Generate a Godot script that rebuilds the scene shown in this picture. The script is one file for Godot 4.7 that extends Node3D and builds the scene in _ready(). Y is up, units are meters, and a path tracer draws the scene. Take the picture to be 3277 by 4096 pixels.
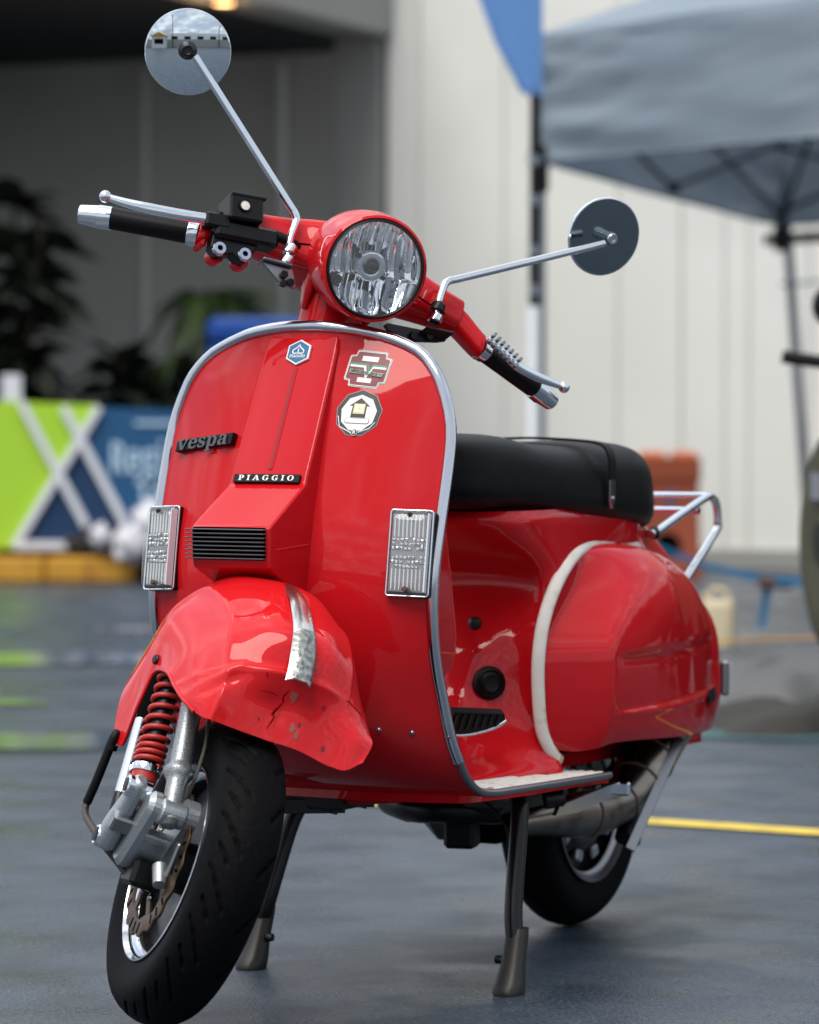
extends Node3D

# ------------------------------------------------------------------ geometry
class Geo:
	var v := PackedVector3Array()
	var n := PackedVector3Array()
	var uv := PackedVector2Array()
	var ix := PackedInt32Array()

	func add(p: Vector3, nn: Vector3, t := Vector2.ZERO) -> int:
		v.append(p); n.append(nn); uv.append(t)
		return v.size() - 1

	# makes everything added since vertex v0 / index i0 face outwards (clockwise fronts)
	func orient(v0: int, i0: int) -> void:
		if v.size() == v0: return
		var c := Vector3.ZERO
		for i in range(v0, v.size()): c += v[i]
		c /= float(v.size() - v0)
		var vol := 0.0
		for k in range(i0, ix.size(), 3):
			vol += (v[ix[k]] - c).dot((v[ix[k + 1]] - c).cross(v[ix[k + 2]] - c))
		if vol > 0.0:
			for k in range(i0, ix.size(), 3):
				var s := ix[k + 1]; ix[k + 1] = ix[k + 2]; ix[k + 2] = s
			for i in range(v0, v.size()): n[i] = -n[i]

	func smooth_from(v0: int, i0: int, twin := {}) -> void:
		for k in range(i0, ix.size(), 3):
			var a := ix[k]; var b := ix[k + 1]; var c := ix[k + 2]
			var f := (v[c] - v[a]).cross(v[b] - v[a])
			n[a] += f; n[b] += f; n[c] += f
		for k in twin:
			var s: Vector3 = n[k] + n[twin[k]]
			n[k] = s; n[twin[k]] = s
		for i in range(v0, v.size()):
			n[i] = n[i].normalized() if n[i].length() > 1e-14 else Vector3.UP

	# smooth sheet through rows of points; wrap closes each row, close joins the last row to the first
	func grid(rows: Array, wrap := false, fix := true, flip := false) -> void:
		var v0 := v.size(); var i0 := ix.size()
		var R := rows.size(); var C: int = rows[0].size()
		var W := C + 1 if wrap else C
		var twin := {}
		for i in R:
			for j in W:
				add(rows[i][j % C], Vector3.ZERO, Vector2(float(j) / (W - 1), float(i) / (R - 1)))
			if wrap: twin[v0 + i * W] = v0 + i * W + C
		for i in R - 1:
			for j in W - 1:
				var a := v0 + i * W + j; var b := a + 1; var c := a + W; var d := c + 1
				if flip:
					ix.append_array([a, c, b, b, c, d])
				else:
					ix.append_array([a, b, c, b, d, c])
		smooth_from(v0, i0, twin)
		if fix: orient(v0, i0)

	# sheet with thickness: back face pushed by t against the normals, edges closed
	func shell(rows: Array, t: float, flip := false) -> void:
		var g := Geo.new()
		g.grid(rows, false, false, flip)
		var R := rows.size(); var C: int = rows[0].size()
		var back := []
		for i in R:
			var r := PackedVector3Array()
			for j in C: r.append(g.v[i * C + j] - g.n[i * C + j] * t)
			back.append(r)
		grid(rows, false, false, flip)
		grid(back, false, false, not flip)
		var a := PackedVector3Array(); var b := PackedVector3Array()
		for j in C: a.append(rows[0][j]); b.append(back[0][j])
		for i in range(1, R): a.append(rows[i][C - 1]); b.append(back[i][C - 1])
		for j in range(C - 2, -1, -1): a.append(rows[R - 1][j]); b.append(back[R - 1][j])
		for i in range(R - 2, 0, -1): a.append(rows[i][0]); b.append(back[i][0])
		grid([a, b], true, false, flip)

	func fan(ring: PackedVector3Array, flip := false) -> void:
		var c := Vector3.ZERO
		for p in ring: c += p
		c /= ring.size()
		var v0 := v.size(); var i0 := ix.size()
		add(c, Vector3.ZERO, Vector2(.5, .5))
		for p in ring: add(p, Vector3.ZERO)
		for k in ring.size():
			var a := v0 + 1 + k; var b := v0 + 1 + (k + 1) % ring.size()
			if flip: ix.append_array([v0, b, a])
			else: ix.append_array([v0, a, b])
		smooth_from(v0, i0)

	# closed loft: rings of equal length, ends capped
	func loft(rows: Array, cap0 := true, cap1 := true) -> void:
		var v0 := v.size(); var i0 := ix.size()
		grid(rows, true, false)
		if cap0: fan(rows[0], true)
		if cap1: fan(rows[-1], false)
		orient(v0, i0)

	func tri(a: Vector3, b: Vector3, c: Vector3) -> void:
		var f := (c - a).cross(b - a)
		f = f.normalized() if f.length() > 1e-14 else Vector3.UP
		var k := add(a, f, Vector2(0, 0)); add(b, f, Vector2(1, 0)); add(c, f, Vector2(1, 1))
		ix.append_array([k, k + 1, k + 2])

	func quad(a: Vector3, b: Vector3, c: Vector3, d: Vector3) -> void:
		var f := (c - a).cross(b - a)
		if f.length() < 1e-14: f = (d - a).cross(c - a)
		f = f.normalized()
		var k := add(a, f, Vector2(0, 0)); add(b, f, Vector2(1, 0)); add(c, f, Vector2(1, 1)); add(d, f, Vector2(0, 1))
		ix.append_array([k, k + 1, k + 2, k, k + 2, k + 3])

	func box(c: Vector3, s: Vector3, b := Basis.IDENTITY, e := 0.0) -> void:
		var v0 := v.size(); var i0 := ix.size()
		var h := s * .5
		e = minf(e, .45 * minf(s.x, minf(s.y, s.z)))
		var P := func(x: float, y: float, z: float) -> Vector3: return c + b * Vector3(x, y, z)
		for ax in 3:
			for sg in [-1.0, 1.0]:
				var u := (ax + 1) % 3; var w := (ax + 2) % 3
				var q := []
				for k in [[-1, -1], [1, -1], [1, 1], [-1, 1]]:
					var p := Vector3.ZERO
					p[ax] = sg * h[ax]; p[u] = k[0] * (h[u] - e); p[w] = k[1] * (h[w] - e)
					q.append(c + b * p)
				if sg > 0: quad(q[0], q[3], q[2], q[1])
				else: quad(q[0], q[1], q[2], q[3])
		if e > 0.0:
			for ax in 3:
				var u := (ax + 1) % 3; var w := (ax + 2) % 3
				for su in [-1.0, 1.0]:
					for sw in [-1.0, 1.0]:
						var p1 := Vector3.ZERO; var p2 := Vector3.ZERO
						p1[u] = su * h[u]; p1[w] = sw * (h[w] - e)
						p2[u] = su * (h[u] - e); p2[w] = sw * h[w]
						var q := []
						for sa in [-1.0, 1.0]:
							var a1 := p1; a1[ax] = sa * (h[ax] - e)
							var a2 := p2; a2[ax] = sa * (h[ax] - e)
							q.append(c + b * a1); q.append(c + b * a2)
						if su * sw > 0: quad(q[0], q[2], q[3], q[1])
						else: quad(q[0], q[1], q[3], q[2])
			for sx in [-1.0, 1.0]:
				for sy in [-1.0, 1.0]:
					for sz in [-1.0, 1.0]:
						var A: Vector3 = c + b * Vector3(sx * h.x, sy * (h.y - e), sz * (h.z - e))
						var B: Vector3 = c + b * Vector3(sx * (h.x - e), sy * h.y, sz * (h.z - e))
						var C: Vector3 = c + b * Vector3(sx * (h.x - e), sy * (h.y - e), sz * h.z)
						if sx * sy * sz > 0: tri(A, C, B)
						else: tri(A, B, C)

	# polygon pushed along xf's z: from z0 to z1, smaller by bevel at z1
	func prism(poly: PackedVector2Array, xf: Transform3D, z0: float, z1: float, bevel := 0.0) -> void:
		var v0 := v.size(); var i0 := ix.size()
		var C := poly.size()
		var top := poly
		if bevel > 0.0:
			var o := Geometry2D.offset_polygon(poly, -bevel, Geometry2D.JOIN_MITER)
			if o.size() == 1 and o[0].size() == C:
				# keep the corner order of the outline
				top = PackedVector2Array()
				for p in poly:
					var best := o[0][0]
					for q in o[0]:
						if q.distance_to(p) < best.distance_to(p): best = q
					top.append(best)
		var idx := Geometry2D.triangulate_polygon(top)
		var zb := z1 - (bevel if top != poly else 0.0)
		for k in C:
			var a := poly[k]; var b := poly[(k + 1) % C]
			quad(xf * Vector3(a.x, a.y, z0), xf * Vector3(b.x, b.y, z0), xf * Vector3(b.x, b.y, zb), xf * Vector3(a.x, a.y, zb))
			if top != poly:
				var ta := top[k]; var tb := top[(k + 1) % C]
				quad(xf * Vector3(a.x, a.y, zb), xf * Vector3(b.x, b.y, zb), xf * Vector3(tb.x, tb.y, z1), xf * Vector3(ta.x, ta.y, z1))
		var cw := Geometry2D.is_polygon_clockwise(poly)
		for k in range(0, idx.size(), 3):
			var a := top[idx[k]]; var b := top[idx[k + 1]]; var c := top[idx[k + 2]]
			var s := (b - a).cross(c - a) > 0
			if s != cw: var t := b; b = c; c = t
			tri(xf * Vector3(a.x, a.y, z1), xf * Vector3(b.x, b.y, z1), xf * Vector3(c.x, c.y, z1))
		idx = Geometry2D.triangulate_polygon(poly)
		for k in range(0, idx.size(), 3):
			var a := poly[idx[k]]; var b := poly[idx[k + 1]]; var c := poly[idx[k + 2]]
			var s := (b - a).cross(c - a) > 0
			if s == cw: var t := b; b = c; c = t
			tri(xf * Vector3(a.x, a.y, z0), xf * Vector3(b.x, b.y, z0), xf * Vector3(c.x, c.y, z0))
		orient(v0, i0)

	# tube along a path; r is a number or an array of radii; squash flattens along the second axis
	func tube(path: PackedVector3Array, r, seg := 10, caps := true, closed := false, squash := 1.0, up := Vector3.ZERO) -> void:
		var v0 := v.size(); var i0 := ix.size()
		var rows := []
		var N := path.size()
		var side := Vector3.ZERO
		for i in N:
			var a := path[maxi(i - 1, 0)] if not closed else path[(i - 1 + N) % N]
			var b := path[mini(i + 1, N - 1)] if not closed else path[(i + 1) % N]
			var t := (b - a).normalized()
			if up != Vector3.ZERO:
				side = t.cross(up).normalized()
			elif i == 0:
				side = t.cross(Vector3.UP if absf(t.y) < .9 else Vector3.RIGHT).normalized()
			else:
				side = (side - t * side.dot(t)).normalized()
			var w := t.cross(side).normalized()
			var rr: float = r[i] if r is Array or r is PackedFloat32Array else r
			var ring := PackedVector3Array()
			for k in seg:
				var q := TAU * k / seg
				ring.append(path[i] + (side * cos(q) + w * sin(q) * squash) * rr)
			rows.append(ring)
		if closed: rows.append(rows[0])
		grid(rows, true, false)
		if caps and not closed:
			fan(rows[0], true); fan(rows[-1], false)
		orient(v0, i0)

	# profile [(radius, height)] turned about axis; crease angle kept by doubling points
	func lathe(prof: Array, at: Vector3, axis: Vector3, seg := 24) -> void:
		var v0 := v.size(); var i0 := ix.size()
		var z := axis.normalized()
		var x := z.cross(Vector3.UP if absf(z.y) < .9 else Vector3.RIGHT).normalized()
		var y := z.cross(x)
		var run := []
		for i in prof.size():
			var ring := PackedVector3Array()
			for k in seg:
				var q := TAU * k / seg
				ring.append(at + z * prof[i].y + (x * cos(q) + y * sin(q)) * maxf(prof[i].x, 1e-5))
			var sharp := false
			if i > 0 and i < prof.size() - 1:
				var d0: Vector2 = (prof[i] - prof[i - 1]).normalized(); var d1: Vector2 = (prof[i + 1] - prof[i]).normalized()
				sharp = d0.dot(d1) < .8
			run.append(ring)
			if sharp:
				grid(run, true, false); run = [ring]
		grid(run, true, false)
		orient(v0, i0)

	func ball(c: Vector3, r: float, seg := 14, s := Vector3.ONE) -> void:
		var rows := []
		for i in seg / 2 + 1:
			var a := PI * i / (seg / 2)
			var ring := PackedVector3Array()
			for k in seg:
				var q := TAU * k / seg
				ring.append(c + Vector3(sin(a) * cos(q), cos(a), sin(a) * sin(q)) * maxf(r, 1e-5) * s)
			rows.append(ring)
		grid(rows, true)

	func mesh(m: Material) -> ArrayMesh:
		var a := []
		a.resize(Mesh.ARRAY_MAX)
		a[Mesh.ARRAY_VERTEX] = v; a[Mesh.ARRAY_NORMAL] = n; a[Mesh.ARRAY_TEX_UV] = uv; a[Mesh.ARRAY_INDEX] = ix
		var o := ArrayMesh.new()
		o.add_surface_from_arrays(Mesh.PRIMITIVE_TRIANGLES, a)
		o.surface_set_material(0, m)
		return o

# ------------------------------------------------------------------ helpers
var M := {}
var used := {}

func numbered(called: String) -> String:
	if not used.has(called):
		used[called] = 0
		return called
	used[called] += 1
	return "%s_%03d" % [called, used[called]]

func place(o: Node3D, called: String, parent: Node, label := "") -> void:
	if parent == null:
		o.name = numbered(called); add_child(o, true)
	else:
		var nm := called; var k := 0
		while parent.has_node(NodePath(nm)):
			k += 1; nm = "%s_%03d" % [called, k]
		o.name = nm; parent.add_child(o, true)
	if label: o.set_meta("label", label)

func obj(called: String, g: Geo, m: Material, parent: Node = null, xf := Transform3D.IDENTITY, label := "") -> MeshInstance3D:
	var o := MeshInstance3D.new()
	o.mesh = g.mesh(m)
	o.transform = xf
	place(o, called, parent, label)
	return o

func base(called: String, at := Vector3.ZERO, turn := 0.0) -> Node3D:
	var o := Node3D.new()
	o.position = at; o.rotation.y = turn
	place(o, called, null)
	return o

func tag(o: Node, label: String, category: String, group := "") -> Node:
	o.set_meta("label", label); o.set_meta("category", category)
	if group: o.set_meta("group", group)
	return o

func structure(o: Node) -> Node:
	o.set_meta("kind", "structure")
	return o

func letters(txt: String, font: String, height: float, depth: float, m: Material, parent: Node, xf: Transform3D, called := "lettering", bold := true, squeeze := 1.0, slant := 0.0, width := 0.0) -> MeshInstance3D:
	var t := TextMesh.new()
	var f := SystemFont.new()
	f.font_names = PackedStringArray([font]); f.font_weight = 700 if bold else 400
	t.font = f; t.text = txt; t.font_size = 64; t.pixel_size = height / 46.0; t.depth = depth
	t.curve_step = 2.0
	# bake so that the letters can be squeezed and slanted as real geometry
	var arr := t.get_mesh_arrays()
	var g := Geo.new()
	var src: PackedVector3Array = arr[Mesh.ARRAY_VERTEX]
	var lo := INF; var hi := -INF
	for p in src: lo = minf(lo, p.x); hi = maxf(hi, p.x)
	if width > 0.0 and hi > lo: squeeze = width / (hi - lo)
	var src_n: PackedVector3Array = arr[Mesh.ARRAY_NORMAL]
	for i in src.size():
		var p := src[i]
		g.add(Vector3(p.x * squeeze + p.y * slant, p.y, p.z), src_n[i])
	if arr[Mesh.ARRAY_INDEX] != null: g.ix = arr[Mesh.ARRAY_INDEX]
	else: g.ix = PackedInt32Array(range(src.size()))
	return obj(called, g, m, parent, xf)

func crom(pts: Array, per := 6, closed := false) -> PackedVector3Array:
	var out := PackedVector3Array()
	var N := pts.size()
	for i in (N if closed else N - 1):
		var p0: Vector3 = pts[(i - 1 + N) % N] if closed else pts[maxi(i - 1, 0)]
		var p1: Vector3 = pts[i]
		var p2: Vector3 = pts[(i + 1) % N] if closed else pts[i + 1]
		var p3: Vector3 = pts[(i + 2) % N] if closed else pts[mini(i + 2, N - 1)]
		for k in per:
			out.append(p1.cubic_interpolate(p2, p0, p3, float(k) / per))
	if not closed: out.append(pts[-1])
	return out

# rows of control points to a smooth dense grid
func dense(rows: Array, su: int, sv: int) -> Array:
	var a := []
	for r in rows: a.append(crom(r, su))
	var cols: int = a[0].size()
	var strips := []
	for j in cols:
		var c := []
		for i in a.size(): c.append(a[i][j])
		strips.append(crom(c, sv))
	var out := []
	for i in strips[0].size():
		var r := PackedVector3Array()
		for j in cols: r.append(strips[j][i])
		out.append(r)
	return out

func lut(x: float, xs: Array, ys: Array) -> float:
	# smooth table lookup, xs ascending or descending
	var N := xs.size()
	var up: bool = xs[N - 1] > xs[0]
	var i := 0
	while i < N - 2 and (x > xs[i + 1] if up else x < xs[i + 1]): i += 1
	var h: float = xs[i + 1] - xs[i]
	var t := clampf((x - xs[i]) / h, 0.0, 1.0)
	var d: float = (ys[i + 1] - ys[i]) / h
	var d0 := d; var d1 := d
	if i > 0: d0 = .5 * (d + (ys[i] - ys[i - 1]) / (xs[i] - xs[i - 1]))
	if i < N - 2: d1 = .5 * (d + (ys[i + 2] - ys[i + 1]) / (xs[i + 2] - xs[i + 1]))
	var t2 := t * t; var t3 := t2 * t
	return ys[i] * (2 * t3 - 3 * t2 + 1) + h * d0 * (t3 - 2 * t2 + t) + ys[i + 1] * (-2 * t3 + 3 * t2) + h * d1 * (t3 - t2)

func vv(a: Array) -> Array:
	var o := []
	for p in a: o.append(Vector3(p[0], p[1], p[2]))
	return o

func pv(a: Array) -> PackedVector3Array:
	return PackedVector3Array(vv(a))

func circle2(r: float, n: int, c := Vector2.ZERO, a0 := 0.0) -> PackedVector2Array:
	var o := PackedVector2Array()
	for k in n: o.append(c + Vector2.from_angle(a0 + TAU * k / n) * r)
	return o

func rrect(w: float, h: float, r: float, n := 4) -> PackedVector2Array:
	var o := PackedVector2Array()
	for q in 4:
		var c := Vector2((w * .5 - r) * (1 if q in [0, 3] else -1), (h * .5 - r) * (1 if q < 2 else -1))
		for k in n + 1: o.append(c + Vector2.from_angle(PI * .5 * (q + float(k) / n)) * r)
	return o

func look(at: Vector3, z: Vector3, up := Vector3.UP) -> Transform3D:
	z = z.normalized()
	var x := up.cross(z).normalized()
	return Transform3D(Basis(x, z.cross(x), z), at)

# ------------------------------------------------------------------ materials
func lin(r: float, g: float, b: float) -> Color:
	return Color(r, g, b).linear_to_srgb()

func mat(called: String, c: Color, rough := .6, metal := 0.0, coat := 0.0) -> StandardMaterial3D:
	var m := StandardMaterial3D.new()
	m.resource_name = called
	m.albedo_color = c; m.roughness = rough; m.metallic = metal
	m.cull_mode = BaseMaterial3D.CULL_DISABLED
	if coat > 0.0:
		m.clearcoat_enabled = true; m.clearcoat = coat; m.clearcoat_roughness = .03
	M[called] = m
	return m

func noise_tex(sd: int, freq: float, ramp: Array, size := 512, octaves := 4, kind := FastNoiseLite.TYPE_SIMPLEX_SMOOTH, normal := 0.0) -> NoiseTexture2D:
	var f := FastNoiseLite.new()
	f.seed = sd; f.frequency = freq; f.fractal_octaves = octaves; f.noise_type = kind
	var t := NoiseTexture2D.new()
	t.width = size; t.height = size; t.seamless = true; t.noise = f
	if normal > 0.0:
		t.as_normal_map = true; t.bump_strength = normal
	elif ramp.size():
		var g := Gradient.new()
		var offs := PackedFloat32Array(); var cols := PackedColorArray()
		for r in ramp: offs.append(r[0]); cols.append(r[1])
		g.offsets = offs; g.colors = cols
		t.color_ramp = g
	return t

func grain(m: StandardMaterial3D, tex: Texture2D, per_metre: float, world := false) -> void:
	m.albedo_texture = tex
	m.uv1_triplanar = true; m.uv1_world_triplanar = world
	m.uv1_scale = Vector3.ONE * per_metre

func gr(x: float) -> Color: return Color(x, x, x)

func materials() -> void:
	var red := mat("red_paint", lin(.50, .0062, .0105), .5, 0.0, .62)
	red.metallic_specular = .12
	red.normal_enabled = true
	red.normal_texture = noise_tex(5, .012, [], 512, 2, FastNoiseLite.TYPE_SIMPLEX_SMOOTH, 1.2)
	red.normal_scale = .03
	red.uv1_triplanar = true; red.uv1_scale = Vector3.ONE * 4.0
	var dent := mat("dented_red_paint", lin(.55, .0076, .011), .5, 0.0, .62)
	dent.metallic_specular = .12
	dent.normal_enabled = true
	dent.normal_texture = noise_tex(9, .010, [], 512, 3, FastNoiseLite.TYPE_SIMPLEX_SMOOTH, 3.0)
	dent.normal_scale = .02
	dent.uv1_triplanar = true; dent.uv1_scale = Vector3.ONE * 3.0
	mat("dark_red", lin(.16, .006, .01), .45)
	mat("spring_red", lin(.42, .025, .02), .45)
	var chrome := mat("chrome", Color(.86, .88, .9), .06, 1.0)
	chrome.roughness_texture = noise_tex(3, .03, [[0, gr(.35)], [.55, gr(.5)], [1, gr(1)]], 256)
	chrome.roughness = .18; chrome.uv1_triplanar = true; chrome.uv1_scale = Vector3.ONE * 6
	mat("mirror_chrome", Color(.82, .86, .89), .035, 1.0)
	mat("dark_mirror", Color(.52, .56, .58), .12, 1.0)
	var trim := mat("trim_alloy", Color(.78, .79, .82), .2, 1.0)
	trim.roughness_texture = noise_tex(31, .02, [[0, gr(.7)], [1, gr(1)]], 256); trim.uv1_triplanar = true; trim.uv1_scale = Vector3.ONE * 5
	var alloy := mat("cast_alloy", Color(1, 1, 1), .38, .8)
	grain(alloy, noise_tex(11, .09, [[0, Color(.42, .43, .44)], [.3, Color(.62, .64, .65)], [.7, Color(.70, .72, .74)], [1, Color(.78, .79, .80)]], 512), 7)
	var pit := mat("pitted_silver", Color(1, 1, 1), .4, .7)
	grain(pit, noise_tex(12, .13, [[0, Color(.08, .07, .06)], [.27, Color(.15, .14, .13)], [.33, Color(.56, .58, .59)], [1, Color(.68, .69, .70)]], 512, 3), 6)
	mat("steel", Color(.55, .56, .57), .35, 1.0)
	mat("dark_steel", Color(.2, .2, .21), .42, .9)
	var ex := mat("exhaust_steel", Color(1, 1, 1), .28, 1.0)
	grain(ex, noise_tex(14, .03, [[0, Color(.30, .25, .21)], [.4, Color(.46, .43, .40)], [1, Color(.60, .58, .56)]], 256, 2), 2)
	var rub := mat("tyre_rubber", Color(1, 1, 1), .62)
	grain(rub, noise_tex(15, .05, [[0, lin(.002, .002, .0025)], [.6, lin(.0035, .0036, .0042)], [1, lin(.009, .0095, .011)]], 512), 5)
	rub.metallic_specular = .17
	mat("rubber", lin(.004, .004, .005), .5).metallic_specular = .3
	mat("black_plastic", lin(.004, .004, .0045), .4).metallic_specular = .35
	mat("black_paint", lin(.004, .004, .0045), .3).metallic_specular = .4
	mat("black_void", lin(.002, .002, .002), .9).metallic_specular = .1
	var vin := mat("seat_vinyl", Color(1, 1, 1), .46)
	grain(vin, noise_tex(17, .02, [[0, lin(.004, .004, .0045)], [1, lin(.008, .008, .009)]], 256), 5)
	vin.metallic_specular = .22
	vin.normal_enabled = true
	vin.normal_texture = noise_tex(18, .35, [], 512, 2, FastNoiseLite.TYPE_CELLULAR, 2.0); vin.normal_scale = .12
	var wr := mat("white_rubber", Color(1, 1, 1), .6)
	grain(wr, noise_tex(19, .02, [[0, lin(.42, .33, .25)], [.3, lin(.66, .62, .55)], [1, lin(.74, .72, .68)]], 256), 4)
	mat("white_paint", lin(.78, .78, .76), .5)
	mat("blue_enamel", lin(.012, .12, .27), .3, 0.0, .5)
	mat("gold_primer", lin(.26, .075, .05), .6)
	var glass := mat("clear_glass", Color(1, 1, 1, .07), .02)
	glass.transparency = BaseMaterial3D.TRANSPARENCY_ALPHA
	var lens := mat("ribbed_clear_plastic", Color(.97, .98, 1, .07), .03)
	lens.transparency = BaseMaterial3D.TRANSPARENCY_ALPHA
	mat("reflector", Color(.93, .94, .95), .05, 1.0)
	mat("foil", Color(.80, .81, .80), .22, 1.0)
	mat("lamp_foil", Color(.86, .86, .84), .12, 1.0)
	mat("worn_alloy", Color(.20, .195, .19), .45, .6)
	mat("badge_chrome", Color(.42, .42, .43), .3, .9)
	var tape := mat("silver_tape", Color(1, 1, 1), .35, .9)
	grain(tape, noise_tex(23, .06, [[0, Color(.25, .25, .24)], [.45, Color(.58, .59, .57)], [1, Color(.86, .87, .85)]], 512, 3), 3.5)
	tape.normal_enabled = true; tape.normal_texture = noise_tex(24, .06, [], 512, 3, FastNoiseLite.TYPE_SIMPLEX_SMOOTH, 6.0); tape.normal_scale = .4
	# surroundings
	var ground := mat("painted_deck", Color(1, 1, 1), .4)
	ground.metallic_specular = .38
	grain(ground, noise_tex(41, .22, [[0, lin(.020, .029, .042)], [.30, lin(.036, .050, .070)], [.45, lin(.051, .070, .096)], [.60, lin(.059, .079, .107)], [.74, lin(.075, .097, .126)], [.86, lin(.17, .19, .22)]], 1024, 3), .45, true)
	ground.detail_enabled = true; ground.detail_blend_mode = BaseMaterial3D.BLEND_MODE_MUL
	ground.detail_uv_layer = BaseMaterial3D.DETAIL_UV_2
	ground.detail_albedo = noise_tex(42, .010, [[0, gr(.74)], [.42, gr(.88)], [.62, gr(.96)], [1, gr(1)]], 1024, 6)
	ground.uv2_triplanar = true; ground.uv2_world_triplanar = true; ground.uv2_scale = Vector3.ONE * .31
	ground.roughness_texture = noise_tex(43, .006, [[0, gr(.40)], [.4, gr(.6)], [.65, gr(.85)], [1, gr(1)]], 1024, 4)
	ground.roughness = .50
	ground.normal_enabled = true; ground.normal_texture = noise_tex(44, .40, [], 1024, 2, FastNoiseLite.TYPE_SIMPLEX_SMOOTH, 3.0); ground.normal_scale = .22
	var pud := mat("puddle_water", lin(.06, .078, .10), .10)
	pud.metallic_specular = .26
	var wall := mat("painted_wall", Color(1, 1, 1), .75)
	grain(wall, noise_tex(51, .008, [[0, lin(.70, .70, .66)], [.5, lin(.745, .745, .705)], [1, lin(.78, .78, .74)]], 512, 5), .25, true)
	mat("wall_joint", lin(.68, .68, .64), .9)
	mat("van_paint", lin(.02, .022, .026), .35, 0.0, 1.0)
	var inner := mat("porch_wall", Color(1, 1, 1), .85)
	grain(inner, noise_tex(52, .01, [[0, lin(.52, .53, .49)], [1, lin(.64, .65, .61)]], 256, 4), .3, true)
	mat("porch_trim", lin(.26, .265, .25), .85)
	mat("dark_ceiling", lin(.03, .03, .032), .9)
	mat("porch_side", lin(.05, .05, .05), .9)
	mat("concrete", lin(.30, .30, .28), .9)
	var yel := mat("kerb_yellow", Color(1, 1, 1), .7)
	grain(yel, noise_tex(53, .03, [[0, lin(.25, .11, .02)], [.4, lin(.50, .24, .02)], [1, lin(.58, .30, .03)]], 256, 4), .8, true)
	var line := mat("line_yellow", Color(1, 1, 1), .6)
	grain(line, noise_tex(54, .05, [[0, lin(.38, .29, .07)], [.4, lin(.60, .43, .05)], [1, lin(.66, .49, .07)]], 256, 4), 1.0, true)
	mat("line_green", lin(.03, .09, .09), .5)
	mat("lime_print", lin(.37, .61, .028), .5)
	mat("blue_print", lin(.006, .075, .19), .5)
	mat("navy_print", lin(.004, .035, .105), .5)
	mat("white_board", lin(.66, .67, .72), .5)
	mat("pale_print", lin(.42, .58, .72), .5)
	mat("leaf", lin(.040, .075, .018), .5)
	mat("dark_leaf", lin(.012, .018, .010), .55)
	mat("bark", lin(.05, .04, .03), .9)
	mat("pot", lin(.03, .03, .03), .7)
	mat("bin_blue", lin(.006, .07, .34), .4)
	var cloth := mat("grey_canvas", Color(1, 1, 1), .8)
	grain(cloth, noise_tex(61, .006, [[0, lin(.27, .33, .39)], [1, lin(.33, .39, .45)]], 256, 3), .6)
	cloth.backlight_enabled = true; cloth.backlight = lin(.62, .62, .64)
	var under := mat("roof_canvas", lin(.24, .24, .29), .85)
	under.backlight_enabled = true; under.backlight = lin(.12, .12, .14)
	var flag := mat("blue_flag", lin(.13, .29, .60), .7)
	flag.backlight_enabled = true; flag.backlight = lin(.08, .18, .34)
	mat("white_pole", lin(.80, .82, .84), .4)
	mat("grey_pole", Color(.55, .57, .6), .35, .8)
	mat("orange_plastic", lin(.30, .062, .024), .55)
	mat("orange_top", lin(.62, .16, .05), .5)
	mat("cream_plastic", lin(.58, .49, .33), .5)
	mat("strap_blue", lin(.01, .13, .28), .7)
	mat("rust", lin(.10, .05, .035), .8)
	mat("olive", lin(.055, .047, .018), .5)
	mat("grey_mat", lin(.085, .085, .088), .6)
	mat("bag_white", lin(.62, .61, .66), .5)
	mat("dirt_dark", lin(.03, .028, .025), .9)
	var lamp := mat("lamp_face", Color(1, .86, .7), .5)
	lamp.emission_enabled = true; lamp.emission = Color(1, .82, .62); lamp.emission_energy_multiplier = .9

func _ready() -> void:
	# camera, sky, sun, exposure
	var cam := Camera3D.new()
	cam.name = "camera"
	cam.position = Vector3(0, .86, 0)
	cam.rotation.x = -atan(208.0 / 7400.0)
	cam.fov = rad_to_deg(2.0 * atan(1078.0 / 7400.0))
	cam.near = .1; cam.far = 600.0
	var attr := CameraAttributesPhysical.new()
	attr.frustum_focal_length = 24.0 / 2.0 / (1078.0 / 7400.0)
	attr.frustum_near = .1; attr.frustum_far = 600.0
	attr.exposure_aperture = attr.frustum_focal_length / 29.0
	attr.frustum_focus_distance = 5.0
	cam.attributes = attr
	add_child(cam)
	cam.fov = rad_to_deg(2.0 * atan(1078.0 / 7400.0))
	cam.current = true
	var env := Environment.new()
	env.background_mode = Environment.BG_SKY
	env.sky = Sky.new()
	var pano := PanoramaSkyMaterial.new()
	pano.panorama = cloudy_sky()
	env.sky.sky_material = pano
	env.background_energy_multiplier = .80
	env.tonemap_mode = Environment.TONE_MAPPER_LINEAR
	env.tonemap_exposure = 1.25
	env.sdfgi_enabled = true; env.ssao_enabled = true; env.ssil_enabled = true
	var we := WorldEnvironment.new()
	we.name = "environment"; we.environment = env
	add_child(we)
	var sun := DirectionalLight3D.new()
	sun.name = "sun"
	sun.light_energy = .85; sun.light_angular_distance = 40.0
	sun.light_color = Color(1, .98, .94)
	sun.shadow_enabled = true
	sun.look_at_from_position(SUN, Vector3.ZERO)
	add_child(sun)
	materials()
	deck()
	building()
	behind_camera()
	porch_things()
	tent()
	right_things()
	scooter()

const SUN := Vector3(-.24, .86, .44)

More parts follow.
